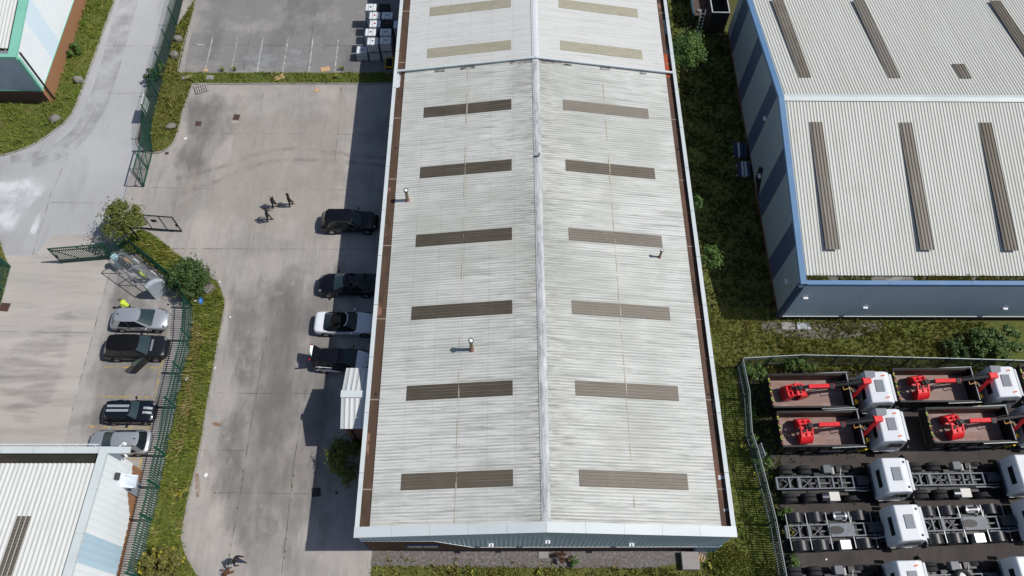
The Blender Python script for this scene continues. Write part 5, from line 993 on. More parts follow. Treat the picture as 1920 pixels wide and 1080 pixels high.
def chassis_lorry(label, px, py, pz, rz, kind, group='white cab chassis lorries parked in rows', spare=False, marker=False):
    rz += R(random.Random(px).uniform(-.5, .5))
    g = G(px, py, pz); xh = 4.4-2.05+.92; c, s = math.cos(rz), math.sin(rz); r = thing('chassis_lorry', label, 'lorry', (g.x-c*xh, g.y-s*xh, .016), rz, group)
    cab(r, roofl=False, markers=marker); frame_rails(r, -4.35, 2.2, chasM); frame_rails(r, 2.25, 4.0, bedK)
    ax = [-3.45, -2.08, .95, 3.05]; axles(r, ax, (-3.45, -2.08))
    for x, wd in ((-4.3, .12), (-3.42, .10), (-2.72, .22), (-1.35, .12), (-.35, .10), (.25, .10), (1.1, .12)): MB().box((x, 0, .95), (wd, .72, .2)).build('cross_member', chasM, r)
    for x in (-3.45, -2.08):
        MB().lathe((x, 0, .6), (1, 0, 0), [(-.2, .001), (-.18, .18), (0, .24), (.18, .18), (.2, .001)], 12).build('differential', blackM, r)
        MB().bar((x-.4, -.3, .9), (x+.3, .3, .95), .06).bar((x-.4, .3, .9), (x+.3, -.3, .95), .06).build('radius_arm', M('grey_arm', (.15, .155, .165), metal=.4), r)
    MB().cyl((-1.9, 0, .8), (1.4, 0, .85), .06, 8).build('propshaft', M('grey_shaft', (.22, .23, .24), metal=.5), r)
    MB().box((1.75, .05, 1.0), (.95, .62, .55)).cyl((1.3, .05, 1.0), (2.2, .05, 1.05), .30, 14).build('gearbox', M('dark_gearbox', (.05, .055, .062), rough=.4, metal=.4), r, bevel=.05)
    MB().tube([(.35, -.55, 1.0), (1.2, -.56, 1.0), (1.7, -.62, .98), (2.3, -.55, .98), (2.6, -.35, 1.0)], .06, 8).build('exhaust_pipe', M('steel_pipe', (.5, .5, .5), rough=.3, metal=.8), r)
    MB().box((-.42, -.95, .95), (.72, .62, .1)).box((-.42, -.95, .66), (.70, .60, .5)).build('battery_box', creamM if kind == 'bare' else alum, r, bevel=.02)
    MB().box((-.6, .95, .85), (.6, .6, .6)).build('adblue_tank', M('slate_tank', (.11, .12, .135), rough=.4), r, bevel=.05)
    MB().cyl((-.15, .62, .8), (-.15, 1.1, .8), .13, 10).bar((.25, .45, 1.0), (.45, 1.0, .85), .05).build('air_pipe', M('pale_pipe', (.4, .4, .4)), r)
    if kind == 'mud':
        for x in (-3.45, -2.08, .95):
            for s_ in (-1, 1):
                V = []; n = 18
                for i in range(n+1): t = R(24)+R(132)*i/n; V += [(x+.66*math.cos(t), s_*.60, .52+.66*math.sin(t)), (x+.66*math.cos(t), s_*1.25, .52+.66*math.sin(t))]
                o = MB().add(V, [(2*i, 2*i+1, 2*i+3, 2*i+2) for i in range(n)]).build('mudguard', mudM, r); mo = o.modifiers.new('t', 'SOLIDIFY'); mo.thickness = .02
        for x in (-4.15, -2.77, -1.38, .22, 1.7): MB().bar((x, -1.22, 1.0), (x, 1.22, 1.0), .05).build('mudguard_stay', M('pale_stay', (.26, .28, .30), rough=.35, metal=.5), r)
        MB().slab([(-1.3, -.44, 1.085), (.35, -.44, 1.085), (.35, .44, 1.085), (-1.3, .44, 1.085)], .03).build('top_plate', chasM, r)
        MB().prism([(-.9+.55*math.cos(a)*(1.0), .0+.28*math.sin(a)) for a in [i*math.pi/8 for i in range(16)]], 1.087, 1.092).build('opening_patch', blackM, r)  # flat black disc coloured as the dark inside of an opening
        MB().cyl((-.95, .95, .92), (.05, .95, .92), .28, 16).build('air_tank', tankM, r)
        for x in (-.85, -.05): MB().lathe((x, .95, .92), (1, 0, 0), [(-.05, .29), (.05, .29)], 16).build('tank_strap', alum, r)
        MB().box((-1.05, -.9, .85), (.55, .6, .45)).build('valve_box', M('slate_tank'), r, bevel=.03) if False else None
    else:
        MB().cyl((-1.3, -.95, .82), (-.85, -.95, .82), .30, 16).build('air_tank', tankM, r) if spare or True else None
        mbx = MB(); mbx.box((2.12, 0, 1.15), (.08, 2.2, .5)); mbx.build('cab_rear_panel', bedK, r)
    MB().box((.55, .98, .62), (.9, .5, .5)).build('side_locker', bedK, r, bevel=.04); MB().box((-1.15, .6, .68), (.8, .35, .3)).build('valve_box', bedK, r, bevel=.04)
    MB().box((2.6, 0, .75), (1.3, 1.7, .5)).build('engine_tray', bedK, r, bevel=.04)
    MB().box((-1.0, 0, .60), (6.6, .70, .08)).build('belly_shade_plate', bedK, r)  # added black plate standing in for the shade between the rails
    for s_ in (-1, 1): MB().box((-1.1, s_*.62, .52), (5.6, .36, .12)).build('wheel_gap_shade', bedK, r)  # added black strips, painted shade between rails and wheels
    if spare:
        sp = MB().lathe((-.35, .2, 1.1), (0, 0, 1), [(0, .3), (0, .48), (.06, .52), (.24, .52), (.3, .46), (.3, .3)], 22).build('spare_wheel', rubber, r); MB().lathe((-.35, .2, 1.16), (0, 0, 1), [(.0, .32), (.1, .3), (.14, .1), (.14, .001)], 18).build('rim', M('white_rim', (.7, .7, .7), rough=.4), sp)
    return r
chassis_lorry('bare chassis lorry in the row directly under the grab lorries', 1682, 889.5, 3.06, R(1.0), 'bare'); chassis_lorry('bare chassis lorry with its cab cut by the right edge', 1682+252, 883, 3.06, R(1.0), 'bare')
chassis_lorry('mudguarded chassis lorry beside the fence, tail among weeds', 1706, 979, 3.06, R(2.0), 'mud'); chassis_lorry('mudguarded chassis lorry at the right edge, cab out of view', 1706+257, 966, 3.06, R(2.0), 'mud')
chassis_lorry('chassis lorry in the lowest row, cab half below the frame', 1713, 1086, 3.06, R(1.4), 'bare', marker=True); chassis_lorry('chassis lorry in the lowest row carrying a spare wheel', 1713+226, 1078, 3.06, R(1.4), 'bare', spare=True)
# ------------------------------------------------------------------ liquid containers by the warehouse
plasW = M('white_container_plastic', (.68, .70, .72), [((.58, .60, .62), 2, .5, .7, .6)], .5); cageM = M('cage_steel', (.28, .30, .32), rough=.4, metal=.6); plasK = M('black_container_plastic', (.014, .014, .015), rough=.5)
lidR = M('red_lid', (.35, .03, .03)); lidG = M('green_lid', (.05, .18, .12)); lidK = M('dark_lid', (.03, .03, .035))
ibc_first = {}
def ibc_proto(body, lid):
    r = thing('bulk_container', 'x', 'container', (0, 0, 0))
    MB().box((0, 0, .07), (1.08, .94, .05)).box((0, -.42, .03), (1.08, .1, .06)).box((0, .42, .03), (1.08, .1, .06)).build('pallet_base', woodM if body is plasW else plasK, r)
    b = MB().box((0, 0, .60), (1.02, .90, .98)).build('tank', body, r, bevel=.08)
    MB().cyl((0, 0, 1.08), (0, 0, 1.12), .09, 14).build('lid', lid, b)
    mb = MB()
    for k in range(6):
        x = -.53+k*.212
        for y in (-.465, .465): mb.bar((x, y, .1), (x, y, 1.06), .02)
    for k in range(5):
        y = -.465+k*.2325
        for x in (-.53, .53): mb.bar((x, y, .1), (x, y, 1.06), .02)
    for z in (.12, .30, .50, .70, .90, 1.06):
        for y in (-.465, .465): mb.bar((-.53, y, z), (.53, y, z), .02)
        for x in (-.53, .53): mb.bar((x, -.465, z), (x, .465, z), .02)
    for x in (-.2, .22): mb.bar((x, -.465, 1.10), (x, .465, 1.10), .03, .015)
    mb.build('cage', cageM if body is plasW else plasK, r)
    MB().cyl((0, -.46, .18), (0, -.56, .18), .04, 8).build('tap', lidK, r); return r
def ibc(label, qx, qy, lvl, body='w', lid='k'):
    g = G(650+qx/8.31, qy/8.31, 1.12+lvl*1.14); key = (body, lid); loc = (g.x, g.y, .005+lvl*1.14); gp = 'bulk containers stacked beside the long warehouse'
    if key not in ibc_first:
        p = ibc_proto(plasW if body == 'w' else plasK, {'k': lidK, 'r': lidR, 'g': lidG}[lid]); ibc_first[key] = p; p.location = loc; p['label'] = label; p['group'] = gp; return p
    fresh(); return dup(ibc_first[key], loc, 0, label, gp)
rows = [('white container at the far end of the stack, dark star shaped stain on top', 375, 105, 1, 'w', 'k'), ('black container beside the far white one, topmost', 580, 105, 1, 'k', 'k'), ('white container with red lid, front of the second row', 435, 235, 1, 'w', 'r'),
        ('white container with green lid in the second row, next to the red lidded one', 630, 235, 1, 'w', 'g'), ('stained white container in front of the black red lidded one', 440, 362, 1, 'w', 'r'), ('black container with red lid in the third row', 630, 362, 1, 'k', 'r'),
        ('white container half hidden under the warehouse parapet', 815, 372, 1, 'w', 'k'), ('white container with black lid in the fourth row', 372, 494, 1, 'w', 'k'), ('dirty grey white container in the fourth row by the wall', 605, 494, 1, 'w', 'k'),
        ('upper white container with green lid, second row from the near end', 403, 634, 1, 'w', 'g'), ('upper shaded container with green lid beside the wall', 602, 622, 1, 'w', 'g'), ('single white container at the near corner, not stacked', 238, 770, 0, 'w', 'k')]
lowers = []
for lb, x, y, l, b, li in rows: o = ibc(lb, x, y, l, b, li); lowers.append((lb, o))
for lb, o in lowers:
    if o.location.z > .5:
        key = ('k', 'k'); fresh(); under = 'lower container under the '+' '.join(lb.replace(' container', '').split(' ')[:9]).rstrip(','); w_ = dup(ibc_first[('w', 'k')], (o.location.x, o.location.y, .005), 0, under, o['group'])
fresh()
yf_ = thing('barrier_frame', 'yellow framed dark trolley in the shadow by the containers', 'trolley', G(731, 124)); mb = MB()
for a, b in (((-.35, -.6), (.35, -.6)), ((.35, -.6), (.35, .6)), ((.35, .6), (-.35, .6)), ((-.35, .6), (-.35, -.6))): mb.bar((*a, .5), (*b, .5), .08)
for x in (-.35, .35):
    for y in (-.6, .6): mb.bar((x, y, 0), (x, y, .5), .06)
mb.build('frame', yelM, yf_); MB().box((0, 0, .3), (.6, 1.0, .3)).build('bin', blackM, yf_)
# ------------------------------------------------------------------ loose things on the ground
def boulder(label, px, py, dx, dy, dz, seed, rz=0):
    g = G(px, py); gg = np.random.default_rng(seed); import bmesh
    bm = bmesh.new(); bmesh.ops.create_icosphere(bm, subdivisions=2, radius=1)
    pl_ = [(gg.normal(size=3), gg.uniform(.62, .85)) for _ in range(9)]
    for v in bm.verts:
        for n_, d_ in pl_:
            n_ = n_/np.linalg.norm(n_); k_ = v.co.dot(Vector(n_))
            if k_ > d_: v.co -= Vector(n_)*(k_-d_)
        v.co.x *= dx/2; v.co.y *= dy/2; v.co.z *= dz/2
    me = bpy.data.meshes.new('boulder'); bm.to_mesh(me); bm.free(); me.materials.append(stoneM); o = bpy.data.objects.new('boulder', me); COL.objects.link(o); o.location = (g.x, g.y, dz*.32); o.rotation_euler = (0, 0, rz)
    tag(o, label, 'boulder', 'boulders along the road verges')
boulder('pale boulder by the kerb opposite the orange brick wall', 150, 153, 1.1, .9, .8, 1); boulder('reddish brown boulder at the bend of the road kerb', 107, 226, 1.2, .9, .8, 2, .3); boulder('flat topped boulder on the island near the top', 336, 75, 1.0, .8, .7, 3)
boulder('rounded boulder in the scrub by the mesh fence', 328, 107, .9, .9, .8, 4, .5); boulder('long boulder in dry grass at the rounded end of the island', 322, 239, 1.1, .8, .5, 5, .4)
def flat(name, label, cat, px, py, dx, dy, dz, m, rz=0, group=None, z=.06):
    g = G(px, py); o = MB().box((0, 0, dz/2), (dx, dy, dz)).build(name, m, None, bevel=min(.02, dz*.3)); o.location = (g.x, g.y, z); o.rotation_euler = (0, 0, rz); tag(o, label, cat, group); return o
flat('stone_slab', 'grey slab tilted in the grass by the ragwort on the island', 'slab', 352, 146, 1.0, .35, .1, slabM, .25); flat('stone_slab', 'pale broken slab in the grass divider near the pallet', 'slab', 394, 147, .7, .5, .1, slabM)
flat('concrete_block', 'weathered concrete block in the grass strip below the dense bush', 'block', 393, 544, .85, .65, .45, stoneM, .9, z=.03)
flat('paving_slab', 'pinkish paving slab at the corner of the blue trimmed warehouse', 'slab', 1477, 612, 1.05, .62, .08, slabM, 0, z=.03); flat('paving_slab', 'bluish grey paving slab beside the pinkish one', 'slab', 1506, 612, 1.05, .62, .08, slabG, 0, z=.03)
flat('concrete_plinth', 'grey concrete plinth at the eastern end of the front gravel', 'plinth', 1292, 1053, 1.15, 1.15, .5, slabM, 0, z=0); flat('door_step', 'small square slab set in the gravel under the ridge', 'slab', 1019, 1041, .7, .45, .08, slabM, z=.014)
cg = 'sheets of cardboard blown about the yards'
for lb, px, py, dx, dy, rz in (('pale cardboard sheet lying across the grass divider', 525, 146, .85, .62, .5), ('torn cardboard sheet at the edge of the upper yard', 610, 130, .85, .55, .2), ('small cardboard square at the foot of the first bay line', 386, 132, .45, .35, 0), ('small cardboard sheet on the concrete below the divider', 594, 170, .42, .42, .6)):
    flat('cardboard_sheet', lb, 'cardboard', px, py, dx, dy, .03, card, rz, cg, z=.10 if py in (146,) else .02)
mg = 'inspection covers in the concrete'
for lb, px, py, dx, dy, rz, m in (('brown inspection cover left of the pale patched one', 372, 232, .52, .52, 0, ironM), ('brown inspection cover with pale mortar beside it', 443.5, 220, .55, .62, -.1, ironM), ('small drain grating by the kerb at the island tip', 313, 287.5, .32, .28, .3, ironM), ('reddish cover at the left edge of the car park', 9, 576, .75, .72, -.1, ironM), ('dark square cover on the shadow edge near the southern bush', 593, 923, .62, .62, .12, M('dark_iron', (.035, .03, .03))), ('small round cover in the shadow beside the dark square one', 631, 924, .18, .18, 0, M('dark_iron'))):
    flat('inspection_cover', lb, 'cover', px, py, dx, dy, .012, m, rz, mg, z=.016)
flat('mortar_patch', 'pale mortar patch below the brown inspection cover', 'patch', 441, 229, .75, .3, .008, M('mortar', (.5, .46, .42)), 0, z=.012)
g = G(378, 167); p = thing('wooden_pallet', 'weathered wooden pallet lying skewed at the yard corner', 'pallet', (g.x, g.y, .02), R(22))
for i in range(6): MB().box((-.5+i*.2, 0, .13), (.13, 1.0, .025)).build('slat', woodM, p)
for y in (-.45, 0, .45): MB().box((0, y, .06), (1.15, .1, .1)).build('bearer', woodM, p)
lg = 'scraps of litter on the concrete'
for lb, px, py, s in (('white scrap near the tip of the island', 348, 260, .2), ('white scrap on the yard below the grass strip bend', 403, 690, .14), ('white scrap in the middle of the southern yard', 386.5, 891, .22), ('white scrap beside the kerb where the strip bends', 412, 529, .14), ('white scrap in the grass beside the palisade fence', 352.5, 713, .22), ('white scrap by the southern yard edge', 341, 1038, .22), ('white scrap under the chassis rows', 1549, 1049, .1), ('tiny white scrap west of the white coupe', 432, 595, .12)):
    flat('paper_scrap', lb, 'litter', px, py, s*1.2, s, .02, whiteM, px*.1, lg, z=.03 if px != 352.5 else .3)
g = G(377, 566); bgm = MB(); bgm.lathe((0, 0, 0), (0, 0, 1), [(0, .2), (.12, .26), (.25, .18), (.33, .05), (.36, .001)], 9); o = bgm.build('plastic_bag', M('blue_plastic', (.03, .18, .55), rough=.4)); o.location = (g.x, g.y, .05); o.scale = (.9, 1.3, 1); tag(o, 'crumpled blue plastic bag at the top of the fence strip', 'bag')
flat('paper_scrap', 'white scrap beside the blue plastic bag', 'litter', 369, 567, .16, .14, .03, whiteM, 0, lg, z=.3)
g = G(1314, 1047); wp = MB()
for i in range(6): wp.bar((random.uniform(-.3, .3), random.uniform(-.3, .3), .05+.03*i), (random.uniform(-.3, .3), random.uniform(-.3, .3), .08+.03*i), .07)
o = wp.build('broken_timber', M('pale_timber', (.46, .33, .18))); o.location = (g.x, g.y, 0); tag(o, 'heap of broken pale timber beside the concrete plinth', 'timber')
# ------------------------------------------------------------------ dark tank, ladder and steel bundles in the alley
a = G(1336, 24, 2.6); b = G(1368, 24, 2.6); tk = thing('open_tank', 'dark open topped steel tank with pale rim in the alley', 'tank', ((a.x+b.x)/2, a.y, 0)); hw_ = (b.x-a.x)/2; dkS = M('dark_steel', (.022, .02, .02), [((.05, .035, .03), 2, .5, .7, .7)], .7)
for s in (-1, 1): MB().box((s*hw_, 3, 1.3), (.08, 6, 2.6)).build('tank_side', dkS, tk); MB().bar((s*hw_, 0, 2.63), (s*hw_, 6, 2.63), .09).build('rim', M('pale_rim', (.45, .46, .47)), tk)
MB().box((0, 0, 1.3), (hw_*2, .08, 2.6)).build('tank_end', dkS, tk); MB().bar((-hw_, 0, 2.64), (hw_, 0, 2.64), .09).build('rim', M('pale_rim'), tk); MB().box((0, 3, .8), (hw_*2-.1, 5.9, .1)).build('tank_floor', dkS, tk)
sd_ = MB().box((0, 0, 0), (.1, .1, .1))
a2 = G(1318, 28, 1.7); pf = thing('steel_platform', 'teal edged steel platform strewn with rusty parts beside the tank', 'platform', (a2.x, a2.y, 0))
MB().box((0, 2.5, 1.6), (1.7, 5, .1)).build('deck', M('rusty_deck', (.09, .06, .05), [((.16, .08, .06), 3, .5, .7, .8)]), pf); MB().bar((-.9, 0, 1.75), (-.9, 5, 1.75), .18, .3).build('edge_beam', M('teal_beam', (.04, .08, .10)), pf)
for x in (-.8, .8):
    for y in (.1, 4.8): MB().bar((x, y, 0), (x, y, 1.6), .1).build('leg', dkS, pf)
for i in range(5): MB().box((random.uniform(-.6, .6), .5+i*.9, 1.72), (.3, .35, .18), rz=random.random()).build('scrap_part', M('scrap_red', (.14, .06, .05)) if i % 2 else M('scrap_grey', (.2, .2, .21)), pf)
ld = thing('ladder', 'pale ladder leaning on the teal edged platform', 'ladder', (a2.x-.2, a2.y-.5, 0)); 
for s in (-.2, .2): MB().bar((s, -.5, 0), (s+.1, .45, 2.4), .05).build('stile', M('pale_rim'), ld)
for k in range(7): MB().bar((-.2+k*.012, -.5+.13*k+.05, .3*k+.2), (.2+k*.012, -.5+.13*k+.05, .3*k+.2), .03).build('rung', M('pale_rim'), ld)
for lb, px, py, ms in (('bundle of dark steel channels with a wide silver one, further from camera', 1388, 281, .3), ('bundle of dark blue steel channels lying nearer the black wall patch', 1395, 317, .08)):
    g = G(px, py, .4); q = thing('steel_bundle', lb, 'steel bundle', (g.x, g.y, 0), R(-4), 'steel bundles against the blue trimmed warehouse')
    for i in range(4): MB().box((-.42+i*.28, 0, .35), (.2, 1.5, .3)).build('channel', [M('dark_blue_steel', (.03, .045, .09), rough=.4), M('silver_steel', (.42, .47, .54), rough=.35, metal=.3)][1 if i == 1 or (i == 2 and ms < .2) else 0], q, bevel=.01)
    for y in (-.5, .5): MB().box((0, y, .1), (1.2, .12, .2)).build('bearer', woodM, q)
# ------------------------------------------------------------------ smoking shelter
zs_ = 2.05; A1 = G(204, 490, zs_); A2 = G(269.5, 536.6, zs_); B1 = G(236, 472.5, zs_); B2 = G(297, 516.5, zs_)
sh = thing('smoking_shelter', 'curved clear roofed shelter with a corrugated silver end panel', 'shelter', (A1.x, A1.y, .01)); o0 = Vector((A1.x, A1.y, 0)); D_ = (A2-A1); D_.z = 0; E2 = (B1-A1); E2.z = 0
polyc = M('clear_polycarbonate', (.30, .34, .33), rough=.12, spec=.5, alpha=(.16,)); frM = M('shelter_frame', (.30, .33, .36), rough=.4, metal=.5); corrM = M('silver_corrugated', (.50, .55, .60), rough=.4, metal=.3)
def hoop(t): return [D_*t+E2*(1-u)*1.0+Vector((0, 0, z)) for u, z in ((0, 0), (0, .6), (0, 1.3), (.04, 1.75), (.16, 2.05), (.42, 2.28), (.75, 2.25), (1, 2.05))]
for t in (0, .5, 1):
    MB().tube(hoop(t), .035, 8).build('hoop', frM, sh); MB().cyl(D_*t, D_*t+Vector((0, 0, 2.05)), .035, 8).build('post', frM, sh)
for u, z in ((1, 2.05), (.16, 2.05), (.42, 2.28)):
    MB().cyl(E2*(1-u)+Vector((0, 0, z)), D_+E2*(1-u)+Vector((0, 0, z)), .035, 8).build('purlin', frM, sh)
for t0, t1 in ((0, .5), (.5, 1)):
    h0, h1 = hoop(t0), hoop(t1); MB().add([p+Vector((0, 0, .03)) for p in h0]+[p+Vector((0, 0, .03)) for p in h1], [(i, i+1, 9+i-0, 8+i) for i in range(7)]).build('roof_panel', polyc, sh, smooth=True)
V = []; n = 30
for i in range(n+1):
    u = i/n; z = np.interp(u, (0, .04, .16, .42, .75, 1), (1.6, 1.75, 2.05, 2.28, 2.25, 2.05)); o_ = D_*(1+.015*((i % 2)*2-1)); p = o_+E2*(1-u); V += [(p.x, p.y, .05), (p.x, p.y, z)]
MB().add(V, [(2*i, 2*i+2, 2*i+3, 2*i+1) for i in range(n)]).build('end_panel', corrM, sh)
# the end panel leans over as a curved hood
V = []
for i in range(n+1):
    u = i/n; z = np.interp(u, (0, .04, .16, .42, .75, 1), (1.6, 1.75, 2.05, 2.28, 2.25, 2.05)); wv = .02*((i % 2)*2-1); p = D_*1.0+E2*(1-u); q = D_*1.0+E2*(1-u)*.98+D_.normalized()*(.22)
    V += [(p.x, p.y, z+wv), (q.x, q.y, z-.28+wv), (q.x, q.y, .05)]
MB().add(V, [(3*i+k, 3*i+3+k, 3*i+4+k, 3*i+1+k) for i in range(n) for k in (0, 1)]).build('end_hood', corrM, sh)
for t in (.28, .78):
    p = D_*t+E2*.97; MB().box((p.x, p.y, 1.75), (.5, .05, .3), rz=math.atan2(D_.y, D_.x)).build('notice_panel', whiteM, sh)
MB().bar(D_*.1+E2*.8+Vector((0, 0, .5)), D_*.9+E2*.8+Vector((0, 0, .5)), .3, .05).build('bench', frM, sh)
g = G(216, 482, 1.6); dr = thing('water_butt', 'pale blue round drum at the western corner of the shelter', 'drum', (g.x-.1, g.y+.02, .01)); MB().lathe((0, 0, 0), (0, 0, 1), [(0, .22), (.1, .26), (.8, .27), (1.5, .25), (1.55, .27)], 20).build('drum_body', M('pale_blue_plastic', (.34, .55, .60), rough=.45), dr); MB().lathe((0, 0, 1.55), (0, 0, 1), [(0, .29), (.05, .29), (.09, .18), (.10, .001)], 20).build('lid', M('pale_blue_plastic'), dr)
# ------------------------------------------------------------------ people
skin = M('skin', (.42, .25, .18), rough=.55); hairK = M('dark_hair', (.02, .014, .010), rough=.6); hairG = M('grey_hair', (.30, .28, .26), rough=.6); hairB = M('brown_hair', (.12, .06, .03), rough=.6)
clK = M('black_jacket', (.012, .012, .014), rough=.85); clG = M('charcoal_trousers', (.035, .034, .037), rough=.9); clN = M('navy_trousers', (.03, .035, .075), rough=.85); shoeM = M('black_shoe', (.015, .014, .014), rough=.6); shoeB = M('brown_shoe', (.10, .05, .035), rough=.6)
hivY = M('yellow_hi_vis', (.48, .60, .05), rough=.7); hivO = M('orange_hi_vis', (.62, .26, .02), rough=.7); clW = M('white_shirt', (.6, .6, .62), rough=.8); clB = M('black_sleeve', (.014, .012, .016), rough=.85)
def person(label, loc, rz, top, legs, hair, pose, group=None, shoe=None, sleeves=None, height=1.76, seat=0):
    """one skinned figure: pose gives hip height, lean, arm and leg directions"""
    P = dict(lean=0, hip=.93, lh=(0, 0), stride=.28, arms=(None, None), crouch=0, twist=0); P.update(pose); k = height/1.76
    J = {}; hip = P['hip']; ln = P['lean']
    def up(d): return Vector((math.sin(ln)*d, 0, math.cos(ln)*d))
    J['pel'] = Vector((0, 0, hip)); J['waist'] = J['pel']+up(.18); J['chest'] = J['pel']+up(.40); J['neck'] = J['pel']+up(.56); J['nk2'] = J['pel']+up(.62)+Vector((.01, 0, 0)); J['head'] = J['pel']+up(.72)+Vector((.03, 0, 0)); J['crown'] = J['pel']+up(.80)+Vector((.02, 0, 0))
    for s, n in ((1, 'l'), (-1, 'r')):
        st = P['stride']*(1 if s > 0 else -1); J['hip'+n] = J['pel']+Vector((0, s*.10, -.05))
        ft = Vector((P.get('footx', 0)+st, s*(.10+P.get('splay', 0)), .09)); mid = (J['hip'+n]+ft)/2+Vector((.06+P['crouch']*.28, 0, 0)); J['kn'+n] = mid; J['an'+n] = ft; J['toe'+n] = ft+Vector((.17, s*.02, -.045))
        J['sh'+n] = J['chest']+up(.11)+Vector((0, s*.18, 0)); a = P['arms'][0 if s > 0 else 1] or ((-.10*s*(1 if P['stride'] > 0 else 0), s*.06, -.28), (.10-.14*s*(1 if P['stride'] else 0), s*.02, -.25))
        J['el'+n] = J['sh'+n]+Vector(a[0]); J['wr'+n] = J['el'+n]+Vector(a[1]); d = Vector(a[1]).normalized(); J['hd'+n] = J['wr'+n]+d*.09
    ed = [('pel', 'waist', .135, .125, 1), ('waist', 'chest', .125, .15, 1), ('chest', 'neck', .15, .065, 1), ('neck', 'nk2', .055, .055, 3), ('nk2', 'head', .06, .10, 3), ('head', 'crown', .10, .08, 3)]
    for n in 'lr':
        ed += [('pel', 'hip'+n, .13, .10, 2), ('hip'+n, 'kn'+n, .10, .066, 2), ('kn'+n, 'an'+n, .066, .05, 2), ('an'+n, 'toe'+n, .05, .042, 4), ('chest', 'sh'+n, .13, .075, 1), ('sh'+n, 'el'+n, .07, .052, 5), ('el'+n, 'wr'+n, .05, .036, 5), ('wr'+n, 'hd'+n, .032, .034, 3)]
    names = list(J); idx = {n: i for i, n in enumerate(names)}; me = bpy.data.meshes.new('sk'); me.from_pydata([tuple(J[n]) for n in names], [(idx[a], idx[b]) for a, b, *_ in ed], [])
    o = bpy.data.objects.new('sk', me); COL.objects.link(o); sm = o.modifiers.new('k', 'SKIN'); sm.use_smooth_shade = True; rad = {}
    for a, b, ra, rb, _ in ed: rad[a] = max(rad.get(a, 0), ra) if a not in ('chest',) else .15; rad[b] = rb if b not in rad else rad[b]
    for n in names:
        q = rad[n]; v = me.skin_vertices[0].data[idx[n]]; fx = 1.0; fy = 1.0
        q *= 1.16 if n not in ('crown', 'head', 'nk2', 'hdl', 'hdr', 'wrl', 'wrr') else 1.0
        if n in ('pel', 'waist', 'chest'): fx, fy = q*1.12, q*.86
        else: fx = fy = q
        v.radius = (fx, fy); v.use_root = (n == 'pel')
    ss = o.modifiers.new('s', 'SUBSURF'); ss.levels = ss.render_levels = 1
    bpy.context.view_layer.update(); dg = bpy.context.evaluated_depsgraph_get(); em = bpy.data.meshes.new_from_object(o.evaluated_get(dg)); bpy.data.objects.remove(o)
    V = [Vector(v.co) for v in em.vertices]; F = [tuple(p.vertices) for p in em.polygons]; bpy.data.meshes.remove(em)
    segs = [(J[a], J[b], max(ra, rb), m_) for a, b, ra, rb, m_ in ed]; mats = [skin, top, legs, skin, shoe or shoeM, sleeves or top]; mi = []
    for f in F:
        c = sum((V[i] for i in f), Vector())/len(f); best = None
        for a, b, q, m_ in segs:
            t = max(0, min(1, (c-a).dot(b-a)/(b-a).length_squared)); d = (c-a.lerp(b, t)).length/q
            if best is None or d < best[0]: best = (d, m_)
        mi.append(best[1])
    mb = MB(); mb.v = [tuple(v) for v in V]; mb.f = F; mb.m = mi
    for n in 'lr':      # five fingers, rooted in the palm
        d = (J['hd'+n]-J['wr'+n]).normalized(); sd_ = Vector((0, 1, 0)) if abs(d.y) < .8 else Vector((1, 0, 0)); sd_ = (sd_-d*sd_.dot(d)).normalized(); cu = d.cross(sd_)
        for i, (off, l) in enumerate(((-.03, .062), (-.01, .075), (.01, .07), (.03, .055))):
            p0 = J['hd'+n]+sd_*off; p1 = p0+d*l*.6; p2 = p1+(d*.75+cu*.45)*l*.5; mb.cyl(p0-d*.02, p1, .009, 6, r2=.008, m=3); mb.cyl(p1, p2, .008, 6, r2=.006, m=3)
        p0 = J['wr'+n]+d*.04+sd_*-.03; mb.cyl(p0, p0+(d*.6-sd_*.8).normalized()*.06, .011, 6, r2=.008, m=3)
    h = J['head']; fwd = Vector((1, 0, 0))   # nose, ears, eyes, mouth
    mb.box(h+Vector((.105, 0, -.01)), (.03, .024, .04), m=3)
    for s in (1, -1): mb.box(h+Vector((.0, s*.10, 0)), (.04, .02, .06), m=3)
    r = thing('person', label, 'person', loc, rz, group); r.scale = (k, k, k)
    b = mb.build('body', mats, r, smooth=True)
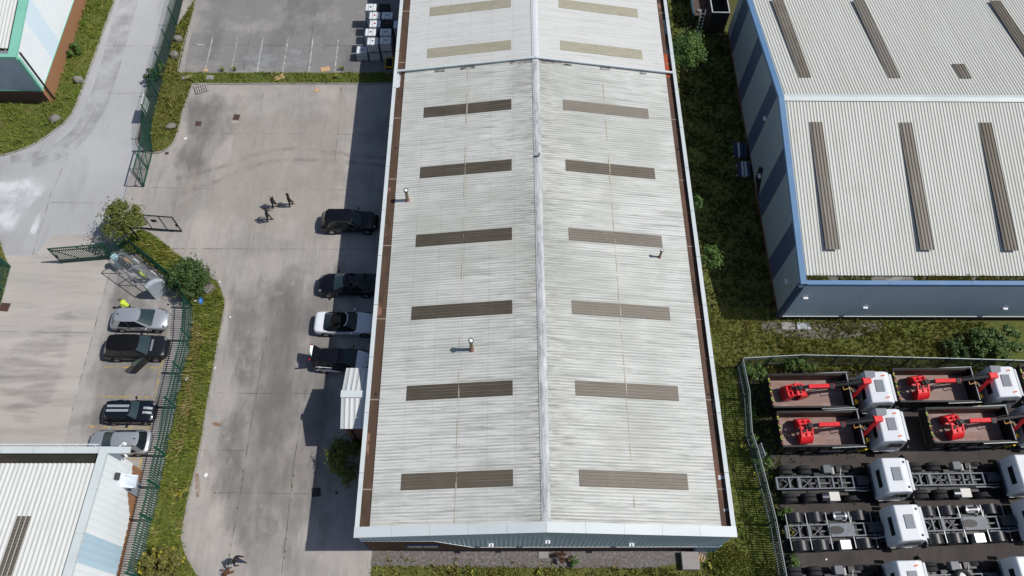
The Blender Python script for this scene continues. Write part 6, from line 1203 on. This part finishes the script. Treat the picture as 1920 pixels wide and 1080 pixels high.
    for s in (1, -1): MB().cyl(h+Vector((.085, s*.035, .02)), h+Vector((.104, s*.035, .02)), .011, 8).build('eye', blackM, r)
    MB().box(h+Vector((.098, 0, -.055)), (.012, .045, .01)).build('mouth', M('lip', (.3, .12, .1)), r)
    V = []; n = 10; prof = [(-.02, .112), (.03, .118), (.07, .105), (.10, .07), (.115, .001)]; hb = MB(); hb.lathe(h+Vector((-.018, 0, 0)), (0, 0, 1), prof, 16); hb.build('hair', hair, r, smooth=True)
    return r
def at_feet(px, py): g = G(px, py); return (g.x, g.y, .012)
pg = 'people in black walking across the yard'
person('person in black jacket striding, nearest of the walking group to the camera', at_feet(505.5, 414), R(5), clK, clG, hairK, dict(stride=.20, lean=.12, arms=(((-.02, .12, -.24), (.14, -.02, -.2)), ((.02, -.12, -.24), (.14, .06, -.2)))), pg)
person('grey haired person in black, middle of the walking group', at_feet(516, 389), R(-8), clK, clG, hairG, dict(stride=.20, lean=.05), pg)
person('dark haired person in black walking on the right of the group', at_feet(546, 385.5), R(10), clK, clG, hairK, dict(stride=.15, lean=.05), pg, shoe=shoeB)
person('person in black top and navy trousers stepping forward with one arm held out', at_feet(449, 1054), R(-18), clK, clN, hairK, dict(stride=.34, lean=.28, arms=(((.22, .10, -.06), (.26, .02, .06)), ((.12, -.18, -.14), (.22, .12, .0)))), None, shoe=shoeB, sleeves=clB, height=1.85)
person('person in yellow hi vis bending behind the silver hatchback', (lambda g: (g.x, g.y, .02))(G(248, 583)), R(150), hivY, clK, hairB, dict(lean=.75, hip=.86, stride=.10, crouch=.5))
person('person in yellow hi vis standing under the shelter roof', (lambda g: (g.x, g.y, .02))(G(279, 526)), R(200), hivY, clG, hairB, dict(stride=.05, lean=.15), 'people under the shelter roof')
person('person in orange hi vis under the shelter roof', (lambda g: (g.x, g.y, .02))(G(249, 501)), R(230), hivO, clG, hairB, dict(stride=.05, lean=.1), 'people under the shelter roof')
person('person in dark clothes under the shelter roof beside the drum', (lambda g: (g.x, g.y, .02))(G(240, 503)), R(-40), clG, clK, hairK, dict(stride=.05, lean=.1), 'people under the shelter roof')
